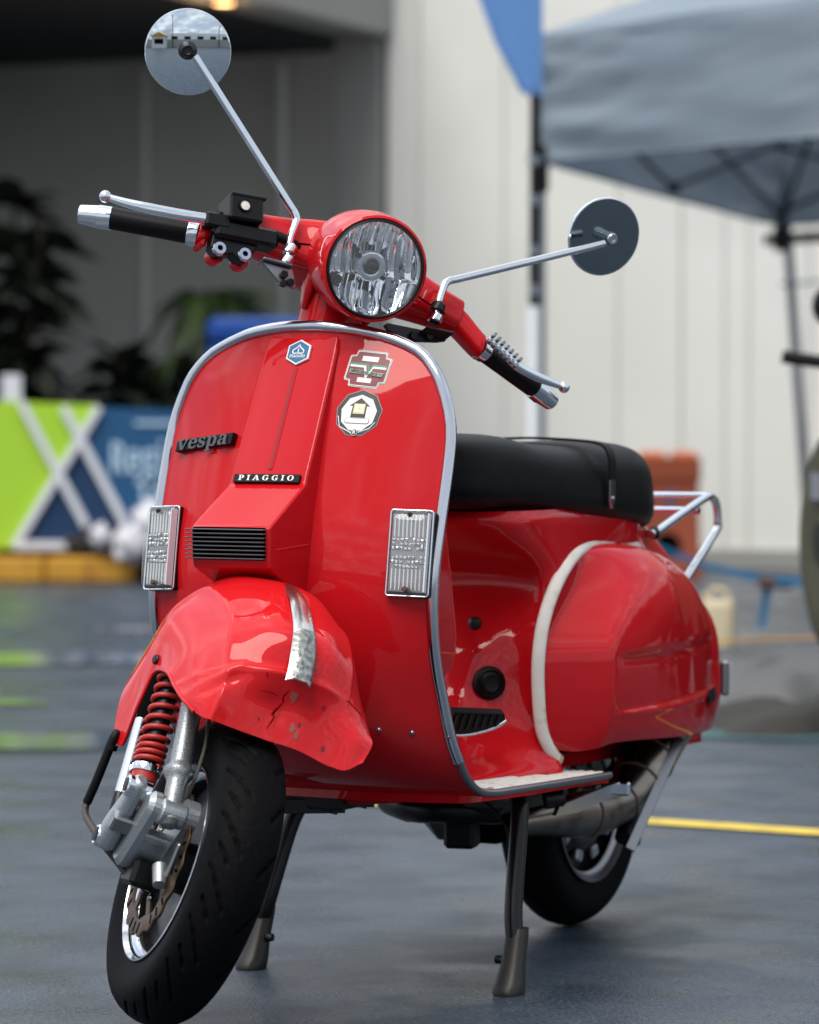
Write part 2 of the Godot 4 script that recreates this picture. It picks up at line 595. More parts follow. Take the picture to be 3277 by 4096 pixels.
func cloudy_sky() -> ImageTexture:
	var W := 768; var H := 384
	var im := Image.create(W, H, false, Image.FORMAT_RGBAF)
	var f := FastNoiseLite.new()
	f.seed = 77; f.noise_type = FastNoiseLite.TYPE_SIMPLEX_SMOOTH; f.frequency = .9; f.fractal_octaves = 4; f.fractal_gain = .45
	var s := SUN.normalized()
	for y in H:
		var el := PI * (.5 - (y + .5) / H)
		for x in W:
			var az := TAU * (x + .5) / W
			var d := Vector3(cos(el) * sin(az), sin(el), cos(el) * cos(az))
			var c: Color
			if d.y < 0.0:
				c = Color(.16, .17, .18)
			else:
				# cloud deck: a plane overhead, drawn towards the horizon
				var k := 1.0 / (d.y + .22)
				var n := f.get_noise_3d(d.x * k * 1.2, d.z * k * 1.2, 3.7) * .5 + .5
				var n2 := f.get_noise_3d(d.x * k * 3.1 + 40, d.z * k * 3.1, 9.1) * .5 + .5
				var cover := smoothstep(.30, .62, n * .8 + n2 * .2)
				var blue := Color(.34, .50, .78).lerp(Color(.72, .80, .90), pow(1.0 - d.y, 3.0))
				var lit := lerpf(.62, 1.25, smoothstep(.35, .8, n2)) * lerpf(1.25, .74, smoothstep(.45, .8, n))
				var cloud := Color(.93, .96, 1.0) * lit
				c = blue.lerp(cloud, .25 + .75 * cover)
				var g := maxf(0.0, d.dot(s))
				c = c * (1.0 + 1.3 * pow(g, 4.0))
			c.a = 1.0
			im.set_pixel(x, y, c)
	return ImageTexture.create_from_image(im)

func flat_sheet(called: String, poly: Array, y: float, m: Material, sub := false) -> MeshInstance3D:
	var g := Geo.new()
	var p2 := PackedVector2Array()
	for p in poly: p2.append(Vector2(p[0], p[1]))
	var idx := Geometry2D.triangulate_polygon(p2)
	for k in range(0, idx.size(), 3):
		var a := p2[idx[k]]; var b := p2[idx[k + 1]]; var c := p2[idx[k + 2]]
		if (b - a).cross(c - a) < 0: var t := b; b = c; c = t
		g.tri(Vector3(a.x, y, a.y), Vector3(b.x, y, b.y), Vector3(c.x, y, c.y))
	return obj(called, g, m)

func blob(cx: float, cz: float, rx: float, rz: float, sd: int, n := 40) -> Array:
	var f := FastNoiseLite.new(); f.seed = sd; f.frequency = 1.1
	var o := []
	for k in n:
		var a := TAU * k / n
		var r := 1.0 + .55 * f.get_noise_2d(cos(a) * 1.5, sin(a) * 1.5)
		o.append([cx + cos(a) * rx * r, cz + sin(a) * rz * r])
	return o

func deck() -> void:
	var g := Geo.new()
	g.quad(Vector3(-300, 0, 300), Vector3(-300, 0, -300), Vector3(300, 0, -300), Vector3(300, 0, 300))
	structure(obj("ground", g, M.painted_deck))
	var d := Vector2(.857, .515); var nn := Vector2(-d.y, d.x) * .048
	var a := Vector2(-.10, -7.73); var b := a + d * 5.0
	structure(flat_sheet("road_marking", [[a.x + nn.x, a.y + nn.y], [b.x + nn.x, b.y + nn.y], [b.x - nn.x, b.y - nn.y], [a.x - nn.x, a.y - nn.y]], .004, M.line_yellow))
	structure(flat_sheet("road_marking", [[.60, -9.55], [2.6, -9.30], [2.6, -9.02], [.60, -9.27]], .004, M.line_green))
	var k := 0
	for q in [[-1.25, -12.2, .55, .33, 1], [-1.0, -9.15, .40, .24, 2], [-1.5, -10.4, .45, .14, 5], [-.75, -13.9, .5, .16, 8]]:
		structure(flat_sheet("puddle", blob(q[0], q[1], q[2], q[3], q[4]), .005, M.puddle_water))

func building() -> void:
	var f := Vector3(.9205, 0, .3907); var r := Vector3(.3907, 0, -.9205)
	var bs := Basis(f, Vector3.UP, -r)
	var c0 := Vector3(-.161, 0, -20.0)
	var at := func(s: float, y: float, t: float) -> Vector3: return c0 + f * s + Vector3.UP * y + r * t
	# pale hall wall of upright panels
	var wall := base("hall_wall", c0)
	tag(wall, "pale cream hall wall of tall upright panels behind the canopy", "wall")
	var g := Geo.new()
	g.box(at.call(5.0, 3.0, .245) - c0, Vector3(10.0, 6.0, .3), bs)
	obj("backing", g, M.wall_joint, wall)
	var cuts := [0.0, .2, .72, 1.40, 1.77, 2.02, 2.16, 2.5, 3.1, 3.6, 4.3, 5.0, 6.0, 7.2, 8.5, 10.0]
	for i in cuts.size() - 1:
		var p := Geo.new()
		var w: float = cuts[i + 1] - cuts[i]
		p.box(at.call(cuts[i] + w * .5, 3.0, .10 + .004 * ((i * 7) % 3)) - c0, Vector3(w - .012, 5.98, .06), bs, .006)
		obj("panel", p, M.painted_wall, wall)
	g = Geo.new()
	g.box(at.call(5.0, .06, .055) - c0, Vector3(10.0, .12, .03), bs, .008)
	obj("skirting", g, M.concrete, wall)
	# porch
	var porch := base("porch", c0)
	tag(porch, "deep shaded porch with a low flat roof left of the pale wall", "porch")
	g = Geo.new(); g.box(at.call(-.16, 1.5, .16) - c0, Vector3(.29, 3.0, .28), bs, .01)
	obj("column", g, M.porch_trim, porch)
	g = Geo.new(); g.box(at.call(-.10, 3.34, -1.2) - c0, Vector3(.30, .68, 3.2), bs, .01)
	obj("beam", g, M.porch_trim, porch)
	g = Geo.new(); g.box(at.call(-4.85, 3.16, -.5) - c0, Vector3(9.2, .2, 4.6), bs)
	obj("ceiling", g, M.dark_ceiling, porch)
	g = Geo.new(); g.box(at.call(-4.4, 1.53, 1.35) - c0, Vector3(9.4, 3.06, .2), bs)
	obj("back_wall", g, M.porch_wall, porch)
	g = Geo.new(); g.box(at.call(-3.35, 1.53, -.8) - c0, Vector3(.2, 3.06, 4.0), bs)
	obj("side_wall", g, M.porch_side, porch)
	for s in [-1.18, -2.12]:
		g = Geo.new(); g.tube(PackedVector3Array([at.call(s, .0, 1.20) - c0, at.call(s, 3.0, 1.20) - c0]), .030, 10)
		obj("downpipe", g, M.white_paint, porch)
	var lamp := base("ceiling_lamp", Vector3(-.955, 3.02, -18.15))
	tag(lamp, "small lit downlight under the porch ceiling above the round mirror", "lamp")
	g = Geo.new(); g.lathe([Vector2(0, -.05), Vector2(.055, -.05), Vector2(.055, .035)], Vector3.ZERO, Vector3.UP, 20)
	obj("lamp_face", g, M.lamp_face, lamp)
	g = Geo.new(); g.lathe([Vector2(.057, -.052), Vector2(.07, -.052), Vector2(.07, .035), Vector2(.057, .035)], Vector3.ZERO, Vector3.UP, 20)
	obj("housing", g, M.black_plastic, lamp)
	var om := OmniLight3D.new()
	om.light_energy = .12; om.light_color = Color(1, .82, .62); om.omni_range = 12.0; om.omni_attenuation = 2.0; om.light_size = .05; om.shadow_enabled = true
	om.name = "lamp_light"
	om.position = Vector3(0, -.12, 0)
	lamp.add_child(om)

# what the mirror and the headlamp see: the far side of the deck
func behind_camera() -> void:
	var g := Geo.new()
	g.box(Vector3(0, 1.0, 26), Vector3(90, 2.0, .4), Basis.IDENTITY, .03)
	tag(obj("parapet_wall", g, M.concrete), "long grey parapet wall along the far side of the deck", "wall")
	var b := base("site_office", Vector3(-5.5, 0, 23))
	tag(b, "small cream kiosk with a pitched roof seen in the round mirror", "kiosk")
	g = Geo.new(); g.box(Vector3(0, 1.3, 0), Vector3(3.2, 2.6, 2.4), Basis.IDENTITY, .02); obj("wall", g, M.porch_wall, b)
	g = Geo.new(); g.prism(PackedVector2Array([Vector2(-1.9, 2.6), Vector2(1.9, 2.6), Vector2(0, 3.6)]), Transform3D.IDENTITY, -1.4, 1.4); obj("roof", g, M.kerb_yellow, b)
	g = Geo.new(); g.box(Vector3(0, 1.5, -1.22), Vector3(2.0, 1.1, .06)); obj("window", g, M.black_void, b)
	var far := base("long_building", Vector3(16, 0, 42))
	tag(far, "long low grey building beyond the parapet seen in the mirror", "building")
	g = Geo.new(); g.box(Vector3(0, 2.2, 0), Vector3(44, 4.4, 8), Basis.IDENTITY, .05); obj("wall", g, M.painted_wall, far)
	for i in 9:
		g = Geo.new(); g.box(Vector3(-19 + i * 4.6, 2.6, -4.03), Vector3(2.2, 1.4, .1)); obj("window", g, M.black_void, far)
	for q in [[-2.6, 24.5, 7.5, "tall lamp post beside the cream kiosk"], [9.0, 25.0, 8.5, "tall lamp post before the long grey building"]]:
		var l := base("lamp_post", Vector3(q[0], 0, q[1]))
		tag(l, q[3], "lamp post", "lamp posts along the parapet")
		g = Geo.new(); g.tube(PackedVector3Array([Vector3(0, 0, 0), Vector3(0, q[2], 0)]), [.12, .06], 10); obj("pole", g, M.dark_steel, l)
		g = Geo.new(); g.box(Vector3(0, q[2], -.35), Vector3(.35, .14, 1.0), Basis.IDENTITY, .03); obj("lantern", g, M.dark_steel, l)

func leaf(g: Geo, at: Vector3, dir: Vector3, len: float, wid: float, droop: float, rng: RandomNumberGenerator) -> void:
	dir = dir.normalized()
	var side := dir.cross(Vector3.UP)
	if side.length() < .1: side = Vector3.RIGHT
	side = side.normalized().rotated(dir, rng.randf_range(-.6, .6))
	var a := PackedVector3Array(); var b := PackedVector3Array(); var c := PackedVector3Array()
	for k in 6:
		var t := k / 5.0
		var p := at + dir * len * t + Vector3.DOWN * droop * len * t * t
		var w := wid * sin(PI * pow(t, .75)) * .5 + .002
		a.append(p - side * w); b.append(p + Vector3.DOWN * w * .25); c.append(p + side * w)
	g.grid([a, b, c], false, false)

func plant(called: String, at: Vector3, label: String, h: float, n: int, len: float, wid: float, droop: float, spread: float, m: Material, sd: int, from := .25, fan_out := false) -> void:
	var rng := RandomNumberGenerator.new(); rng.seed = sd
	var o := base(called, at)
	tag(o, label, "plant")
	var g := Geo.new()
	g.lathe([Vector2(0, 0), Vector2(.13, 0), Vector2(.17, .26), Vector2(.15, .26), Vector2(.14, .22), Vector2(0, .22)], Vector3.ZERO, Vector3.UP, 18)
	obj("pot", g, M.pot, o)
	g = Geo.new()
	var f := Geo.new()
	for s in (1 if fan_out else 3):
		var top := Vector3(rng.randf_range(-spread, spread), h * rng.randf_range(.8, 1.0), rng.randf_range(-spread, spread))
		var mid := top * .5 + Vector3(rng.randf_range(-.05, .05), 0, rng.randf_range(-.05, .05))
		var path := crom([Vector3(0, .2, 0), mid, top], 5)
		g.tube(path, .014, 6)
		for k in n:
			var t := rng.randf_range(from, 1.0)
			if fan_out: t = rng.randf_range(.88, 1.0)
			var p := path[int(t * (path.size() - 1))]
			var az := rng.randf() * TAU
			var up := rng.randf_range(-.2, 1.0) if not fan_out else rng.randf_range(.1, 1.3)
			leaf(f, p, Vector3(cos(az), up, sin(az)), len * rng.randf_range(.6, 1.1), wid * rng.randf_range(.7, 1.1), droop * rng.randf_range(.5, 1.2), rng)
	obj("stem", g, M.bark, o)
	var fo := obj("foliage", f, m, o)
	fo.set_meta("kind", "stuff")

func porch_things() -> void:
	var g := Geo.new()
	# kerb in lengths
	var kb := base("kerb", Vector3(-1.39, 0, -17.77))
	tag(kb, "worn yellow painted kerb below the lime and blue board", "kerb")
	for i in 5:
		g = Geo.new(); g.box(Vector3(-.225 if i == 0 else -.095 - i * .72, .066, -.22), Vector3(.45 if i == 0 else .71, .132, .44), Basis.IDENTITY, .015)
		g.v = g.v
		obj("kerb_stone", g, M.kerb_yellow, kb)
	# printed board with crossing battens
	var bd := base("display_board", Vector3(-1.5, .15, -17.9))
	tag(bd, "low lime green and blue display board with white crossing battens", "board")
	var o := Vector2(1.5, -.15)
	var face := func(called: String, pts: Array, z: float, m: Material) -> void:
		var q := PackedVector2Array()
		for p in pts: q.append(Vector2(p[0], p[1]) + o)
		var gg := Geo.new(); gg.prism(q, Transform3D.IDENTITY, z - .012, z)
		obj(called, gg, m, bd)
	face.call("panel", [[-3.2, .17], [-2.015, .17], [-1.788, .556], [-1.975, .92], [-3.2, .95]], 0.0, M.lime_print)
	face.call("panel", [[-1.975, .917], [-1.788, .556], [-1.578, .888], [-1.578, .90]], 0.001, M.lime_print)
	face.call("panel", [[-1.998, .19], [-1.60, .19], [-1.788, .556]], 0.0, M.navy_print)
	face.call("panel", [[-1.60, .19], [-1.40, .19], [-1.678, .738], [-1.788, .556]], 0.001, M.navy_print)
	face.call("panel", [[-1.40, .19], [-.35, .19], [-.35, .845], [-1.578, .89], [-1.678, .738]], 0.0, M.blue_print)
	for q in [[[-1.975, .915], [-1.642, .281]], [[-1.578, .889], [-2.01, .18]], [[-1.759, .889], [-1.678, .738]], [[-1.678, .738], [-1.44, .285]], [[-2.01, .185], [-1.70, .185]]]:
		var a := Vector2(q[0][0], q[0][1]) + o; var b := Vector2(q[1][0], q[1][1]) + o
		var gg := Geo.new()
		var mid := (a + b) * .5
		gg.box(Vector3(mid.x, mid.y, .022), Vector3(a.distance_to(b), .042, .03 + .0015 * bd.get_child_count()), Basis(Vector3.BACK, (b - a).angle()), .004)
		obj("batten", gg, M.white_board, bd)
	letters("Registration", "Droid Sans", .16, .006, M.pale_print, bd, Transform3D(Basis.IDENTITY, Vector3(-1.12 + 1.5, .63 - .15, .006)), "lettering", true, 1.0, 0.0, .80)
	letters("Tent", "Droid Sans", .16, .006, M.pale_print, bd, Transform3D(Basis.IDENTITY, Vector3(-1.24 + 1.5, .44 - .15, .006)), "lettering", true, 1.0, 0.0, .30)
	g = Geo.new(); g.box(Vector3(-1.30 + 1.5, .81 - .15, .004), Vector3(.2, .02, .006)); obj("print", g, M.pale_print, bd)
	g = Geo.new(); g.ball(Vector3(-1.14 + 1.5, .81 - .15, .003), .035, 12, Vector3(.7, 1, .1)); obj("print", g, M.pale_print, bd)
	g = Geo.new(); g.box(Vector3(-.6, .33, -.07), Vector3(3.4, .06, .08)); obj("rail", g, M.dark_steel, bd)
	g = Geo.new(); g.box(Vector3(-.6, -.02, -.05), Vector3(3.4, .26, .06)); obj("plinth", g, M.black_void, bd)
	g = Geo.new(); g.box(Vector3(-2.03, .985, -17.95), Vector3(.10, .14, .02), Basis.IDENTITY, .004)
	tag(obj("notice", g, M.white_board), "small white notice on the board top at the picture's left edge", "sign")
	plant("rubber_plant", Vector3(-2.12, .0, -19.0), "tall dark broad leaved plant behind the lime green board", 2.2, 85, .36, .17, .5, .18, M.dark_leaf, 4)
	plant("rubber_plant", Vector3(-1.62, .0, -18.9), "low dark bushy plant right behind the board's white battens", 1.34, 50, .30, .15, .4, .26, M.dark_leaf, 12, .5)
	plant("palm_plant", Vector3(-1.12, .0, -19.1), "drooping green palm beside the blue bin", 1.72, 80, .58, .06, 1.0, .03, M.leaf, 21, .8, true)
	plant("palm_plant", Vector3(-1.05, .0, -19.5), "lower dark leafy plant behind the blue bin", 1.35, 60, .40, .10, .6, .2, M.dark_leaf, 25, .4)
	var bin := base("blue_bin", Vector3(-.80, 0, -18.55), .1)
	tag(bin, "deep blue plastic bin standing behind the leg shield", "bin")
	g = Geo.new()
	var rows := []
	for q in [[.0, .50], [.5, .52], [1.22, .53]]:
		var ring := PackedVector3Array()
		for p in rrect(q[1], q[1] * .9, .05): ring.append(Vector3(p.x, q[0], p.y))
		rows.append(ring)
	g.loft(rows); obj("bin_body", g, M.bin_blue, bin)
	g = Geo.new(); g.box(Vector3(0, 1.295, 0), Vector3(.54, .13, .50), Basis.IDENTITY, .03); obj("lid", g, M.bin_blue, bin)
	# rubbish at the foot of the board
	var rng := RandomNumberGenerator.new(); rng.seed = 8
	var bags := [[-1.56, .235, -17.76, .055, "crumpled white plastic bag on the kerb, leftmost of three"], [-1.40, .20, -17.70, .085, "crumpled white plastic bag lying lowest at the kerb end"], [-1.30, .30, -17.74, .095, "crumpled white plastic bag nearest the leg shield"]]
	for q in bags:
		g = Geo.new()
		var f := FastNoiseLite.new(); f.seed = rng.randi() % 999; f.frequency = 9.0; f.fractal_octaves = 3
		var rr := []
		for i in 13:
			var a := PI * i / 12.0
			var ring := PackedVector3Array()
			for k in 20:
				var d := Vector3(sin(a) * cos(TAU * k / 20), cos(a), sin(a) * sin(TAU * k / 20))
				ring.append(d * q[3] * (1.0 + .75 * f.get_noise_3d(d.x * .2, d.y * .2, d.z * .2)))
			rr.append(ring)
		g.grid(rr, true)
		var b := obj("plastic_bag", g, M.bag_white); b.position = Vector3(q[0], q[1], q[2])
		tag(b, q[4], "bag", "white bags at the kerb")
	g = Geo.new()
	for i in 9:
		g.box(Vector3(-1.70 + i * .04 + rng.randf_range(-.02, .02), .19 + rng.randf_range(0, .05), -17.84 + rng.randf_range(-.02, .02)), Vector3(rng.randf_range(.06, .14), rng.randf_range(.03, .08), .06), Basis(Vector3(rng.randf(), rng.randf(), 1).normalized(), rng.randf_range(-1, 1)), .008)
	var heap := obj("rubbish_heap", g, M.dirt_dark); heap.set_meta("kind", "stuff")
	tag(heap, "dark heap of rubbish on the kerb below the blue triangle", "rubbish")

func drape(a: Vector3, b: Vector3, drop: float, wrinkle: float, sd: int, out: Vector3) -> Array:
	var f := FastNoiseLite.new(); f.seed = sd; f.frequency = 1.0; f.fractal_octaves = 3
	var rows := []
	for i in 15:
		var t := i / 14.0
		var r := PackedVector3Array()
		for j in 41:
			var s := j / 40.0
			var p := a.lerp(b, s) + Vector3.DOWN * drop * t
			# creases run out of the corners
			var pull := exp(-s * 5.0) + .25
			p += out * wrinkle * pull * f.get_noise_2d(s * 3.0 - t * 1.5, (t * 5.0 - s * 2.0))
			p += Vector3.DOWN * .004 * sin(PI * s) * t
			r.append(p)
		rows.append(r)
	return rows

func tent() -> void:
	var T1 := Vector3(.500, 2.345, -13.84); var T2 := Vector3(2.28, 2.345, -11.40); var T3 := Vector3(1.79, 2.26, -17.0)
	var T4 := T2 + T3 - T1
	var o := base("canopy_tent", Vector3(T1.x, 0, T1.z))
	tag(o, "grey blue pop-up canopy tent with a hanging valance", "tent")
	var w := o.position
	var peak := (T1 + T2 + T3 + T4) * .25 + Vector3.UP * .60
	var cs := [T1, T2, T4, T3]
	var fr := (T2 - T1).normalized(); var outf := fr.cross(Vector3.UP) * -1.0
	for i in 4:
		var a: Vector3 = cs[i]; var b: Vector3 = cs[(i + 1) % 4]
		var g := Geo.new()
		var out := (b - a).normalized().cross(Vector3.UP) * -1.0
		var ov := (b - a) * .012
		var rows := drape(a - w - ov, b - w + ov, .495, .042, 3 + i, out)
		g.grid(rows, false, false)
		obj("valance", g, M.grey_canvas, o)
		g = Geo.new(); g.tube(rows[-1], .006, 6); obj("hem", g, M.grey_canvas, o)
		g = Geo.new()
		rows = []
		for k in 9:
			var t := k / 8.0
			var r := PackedVector3Array()
			for j in 13:
				var s := j / 12.0
				var p := (a.lerp(b, s)).lerp(peak, t) - w
				p += Vector3.DOWN * .05 * sin(PI * s) * (1 - t)
				r.append(p)
			rows.append(r)
		g.grid(rows, false, false)
		obj("roof_panel", g, M.grey_canvas, o)
	for i in 4:
		var a: Vector3 = cs[i] - w
		var g := Geo.new()
		var foot := Vector3(a.x, 0, a.z)
		if i == 3: foot += Vector3(.17, 0, 0)
		var s := (peak - w - a); s.y = 0; s = s.normalized() * .012
		g.box((a + foot) * .5 + s + Vector3.DOWN * .12, Vector3(.042, a.y - .24, .042), look(Vector3.ZERO, Vector3(s.x, 0, s.z), (a - foot).normalized()).basis, .003)
		obj("leg", g, M.grey_pole, o)
		g = Geo.new(); g.box(Vector3(a.x, a.y - .56, a.z) + s, Vector3(.07, .12, .07), Basis.IDENTITY, .012); obj("bracket", g, M.black_plastic, o)
		g = Geo.new(); g.box(Vector3(foot.x, .01, foot.z) + s, Vector3(.10, .02, .10), Basis.IDENTITY, .004); obj("foot_plate", g, M.dark_steel, o)
		# scissor truss along each side
		var b: Vector3 = cs[(i + 1) % 4] - w
		var n := 2
		for k in n:
			var p := a.lerp(b, float(k) / n); var q := a.lerp(b, float(k + 1) / n)
			var u0 := Vector3.DOWN * .10; var u1 := Vector3.DOWN * .46
			for pair in [[p + u0, q + u1], [p + u1, q + u0]]:
				var gg := Geo.new(); gg.tube(PackedVector3Array([pair[0] + s * 6.0, pair[1] + s * 6.0]), .011, 6); obj("truss_bar", gg, M.dark_steel, o)
			var jg := Geo.new(); jg.box(q + u1 + s * 6.0, Vector3(.05, .05, .05), Basis.IDENTITY, .01); obj("joint", jg, M.black_plastic, o)
		var gg := Geo.new(); gg.tube(PackedVector3Array([a + Vector3.DOWN * .5, (a + peak - w) * .5 + Vector3.DOWN * .06, peak - w + Vector3.DOWN * .02]), .012, 6); obj("roof_bar", gg, M.dark_steel, o)
	var rl := Geo.new(); var fd := (T2 - T1).normalized()
	rl.box(T3 - w + Vector3(0, -.56, 0) + fd * .55, Vector3(1.3, .05, .05), look(Vector3.ZERO, fd.cross(Vector3.UP)).basis, .006); obj("rail", rl, M.black_plastic, o)
	# feather flag on its pole in front of the corner leg
	var fp := base("feather_flag", Vector3(.437, 0, -12.5))
	tag(fp, "blue feather flag on a black and white pole before the tent corner", "flag")
	var g := Geo.new(); g.tube(PackedVector3Array([Vector3(0, 0, 0), Vector3(.006, 1.24, 0)]), .024, 12); obj("lower_pole", g, M.white_pole, fp)
	g = Geo.new(); g.tube(PackedVector3Array([Vector3(.006, 1.235, 0), Vector3(.018, 3.6, 0)]), .0185, 12); obj("upper_pole", g, M.black_plastic, fp)
	for y in [1.28, 1.42, 1.60, 1.74]:
		g = Geo.new(); g.tube(PackedVector3Array([Vector3(.007, y, 0), Vector3(.008, y + .035, 0)]), .0215, 12); obj("sleeve", g, M.grey_pole, fp)
	g = Geo.new(); g.lathe([Vector2(0, .035), Vector2(.03, .035), Vector2(.17, .01), Vector2(.17, 0)], Vector3.ZERO, Vector3.UP, 20); obj("base_plate", g, M.dark_steel, fp)
	var rows := []
	for q in [[3.5, -.34], [3.0, -.30], [2.6, -.24], [2.335, -.195], [2.17, -.135], [2.06, -.075], [2.0, -.045], [1.985, -.018]]:
		var r := PackedVector3Array()
		for j in 9:
			var s := j / 8.0
			r.append(Vector3(lerpf(q[1], .034, s), q[0] + (1 - s) * .0, .02 + .014 * sin(s * 9.0 + q[0] * 3.0) * (1 - s)))
		rows.append(r)
	g = Geo.new(); g.shell(rows, .002); obj("flag_cloth", g, M.blue_flag, fp)

func right_things() -> void:
	var g := Geo.new()
	# road barrier
	var bar := base("road_barrier", Vector3(1.27, 0, -18.4), .2)
	tag(bar, "orange brown plastic road barrier against the pale wall", "barrier")
	var rows := []
	for q in [[0.0, .47, .34], [.10, .47, .34], [.13, .46, .28], [.50, .45, .26], [.51, .465, .28], [.53, .465, .28], [.63, .465, .28]]:
		var ring := PackedVector3Array()
		for p in rrect(q[1], q[2], .03): ring.append(Vector3(p.x, q[0], p.y))
		rows.append(ring)
	g.loft(rows); obj("shell", g, M.orange_plastic, bar)
	for x in [-.2, 0.0, .17]:
		g = Geo.new(); g.box(Vector3(x, .640, 0), Vector3(.09, .04, .2), Basis.IDENTITY, .01); obj("lug", g, M.orange_top, bar)
	g = Geo.new(); g.lathe([Vector2(0, .172), Vector2(.065, .172), Vector2(.072, .165), Vector2(.072, .10)], Vector3(.04, .17, 0), Vector3.BACK, 24); obj("fork_hole", g, M.black_void, bar)
	g = Geo.new(); g.box(Vector3(.06, .42, .135), Vector3(.05, .06, .01), Basis.IDENTITY, .002); obj("label_plate", g, M.strap_blue, bar)
	# jerry can
	var can := base("jerry_can", Vector3(1.135, 0, -12.88), -.2)
	tag(can, "small cream plastic jerry can on the deck behind the scooter's tail", "can")
	rows = []
	for q in [[0.0, .105], [.01, .115], [.15, .115], [.175, .10], [.178, .06]]:
		var ring := PackedVector3Array()
		for p in rrect(q[1], q[1] * .75, .025): ring.append(Vector3(p.x, q[0], p.y))
		rows.append(ring)
	g = Geo.new(); g.loft(rows); obj("can_body", g, M.cream_plastic, can)
	g = Geo.new(); g.tube(crom(vv([[-.035, .17, 0], [-.03, .205, 0], [.0, .215, 0], [.03, .2, 0], [.04, .17, 0]]), 5), .009, 8); obj("handle", g, M.cream_plastic, can)
	g = Geo.new(); g.lathe([Vector2(.016, .17), Vector2(.016, .2), Vector2(0, .2)], Vector3(-.045, 0, 0), Vector3.UP, 14); obj("cap", g, M.cream_plastic, can)
	# ratchet strap
	var st := base("ratchet_strap", Vector3(1.33, .245, -13.0))
	tag(st, "blue ratchet strap stretched low with one loose end hanging", "strap")
	g = Geo.new(); g.shell([pv([[-.32, .062, -3.0], [-.2, .045, -.4], [0, .014, 0], [.5, .03, 1.2]]), pv([[-.32, .037, -3.0], [-.2, .018, -.4], [0, -.018, 0], [.5, .0, 1.2]])], .003); obj("webbing", g, M.strap_blue, st)
	g = Geo.new(); g.shell([pv([[-.02, -.005, .02], [-.03, -.09, .025], [-.045, -.18, .02]]), pv([[.012, -.005, .02], [.0, -.09, .02], [-.017, -.18, .03]])], .003); obj("loose_end", g, M.strap_blue, st)
	g = Geo.new(); g.box(Vector3(.02, -.012, .03), Vector3(.13, .04, .045), Basis(Vector3.BACK, -.05), .008); obj("ratchet", g, M.rust, st)
	# heaped tarpaulin
	for q in [["tarpaulin", Vector3(1.50, 0, -10.05), Vector2(1.5, 1.3), .075, 3, "dark grey tarpaulin lying flat on the deck at the right edge", M.dirt_dark], ["tarpaulin", Vector3(1.62, .05, -10.45), Vector2(1.7, 1.2), .10, 9, "folded grey tarpaulin heaped upon the darker one, yellow at its far edge", M.grey_mat]]:
		var f := FastNoiseLite.new(); f.seed = q[4]; f.frequency = 1.6; f.fractal_octaves = 3
		rows = []
		for i in 33:
			var r := PackedVector3Array()
			for j in 41:
				var u := -1.0 + j / 20.0; var v := -1.0 + i / 16.0
				var edge := pow(maxf(0.0, 1.0 - pow(absf(u), 6.0)), .5) * pow(maxf(0.0, 1.0 - pow(absf(v), 8.0)), .5)
				var n := f.get_noise_2d(u * 1.1, v * 2.6)
				r.append(Vector3(u * q[2].x * .5 + .06 * f.get_noise_2d(v * 2.0, 7.0), edge * q[3] * (.85 + .5 * n), v * q[2].y * .5 + .10 * f.get_noise_2d(u * 1.5, 3.0)))
			rows.append(r)
		var tp := base(q[0], q[1], .14)
		tag(tp, q[5], "tarpaulin", "tarpaulins at the right edge")
		g = Geo.new(); g.grid(rows, false, false); obj("sheet", g, q[6], tp)
		if q[4] == 9:
			g = Geo.new(); g.tube(crom(vv([[-.75, .105, -.42], [-.3, .115, -.46], [.2, .11, -.44], [.7, .11, -.40]]), 5), .010, 7, true, false, .4); obj("edge_tape", g, M.kerb_yellow, tp)
	# olive vehicle at the right edge, only its round spare wheel reaches into the picture
	var jp := base("olive_vehicle", Vector3(1.135, 0, -9.1))
	tag(jp, "olive green vehicle at the right edge with a round wheel cover", "vehicle")
	var ax := Vector3(-.985, 0, .17).normalized()
	g = Geo.new(); g.lathe([Vector2(.18, -.07), Vector2(.27, -.06), Vector2(.295, -.03), Vector2(.295, .02), Vector2(.285, .045), Vector2(.27, .05)], Vector3(0, .525, 0), ax, 48); obj("spare_tyre", g, M.tyre_rubber, jp)
	g = Geo.new(); g.lathe([Vector2(0, .075), Vector2(.06, .075), Vector2(.08, .05), Vector2(.13, .05), Vector2(.18, .062), Vector2(.25, .058), Vector2(.271, .048)], Vector3(0, .525, 0), ax, 48); obj("wheel_cover", g, M.olive, jp)
	g = Geo.new(); g.lathe([Vector2(0, .079), Vector2(.055, .079)], Vector3(0, .525, 0), ax, 24); obj("hub_cap", g, M.black_plastic, jp)
	var tx := look(Vector3(0, .525, 0) + ax * .066, ax)
	g = Geo.new(); g.box(tx * Vector3(-.06, .145, .0), Vector3(.10, .07, .004), tx.basis); obj("label_plate", g, mat("faded_label", lin(.22, .22, .25), .7), jp)
	var jb := Transform3D(Basis(Vector3.UP, .38), Vector3(.95, 0, .1))
	g = Geo.new(); g.prism(PackedVector2Array([Vector2(-.7, .38), Vector2(-.62, .38), Vector2(-.55, .62), Vector2(-.2, .62), Vector2(-.12, .38), Vector2(1.0, .38), Vector2(1.06, .62), Vector2(1.45, .62), Vector2(1.5, .5), Vector2(1.6, .5), Vector2(1.6, .86), Vector2(.75, .92), Vector2(.66, .86), Vector2(.1, .78), Vector2(-.1, .92), Vector2(-.7, .92)]), jb * Transform3D(Basis.IDENTITY, Vector3(0, 0, -.62)), 0, 1.24, .015); obj("body", g, M.olive, jp)
	for q in [[.72, 1.2, -.56], [.72, 1.2, .56]]:
		g = Geo.new(); g.box(jb * Vector3(q[0], q[1], q[2]), Vector3(.03, .56, .03), jb.basis, .006); obj("windscreen_post", g, M.olive, jp)
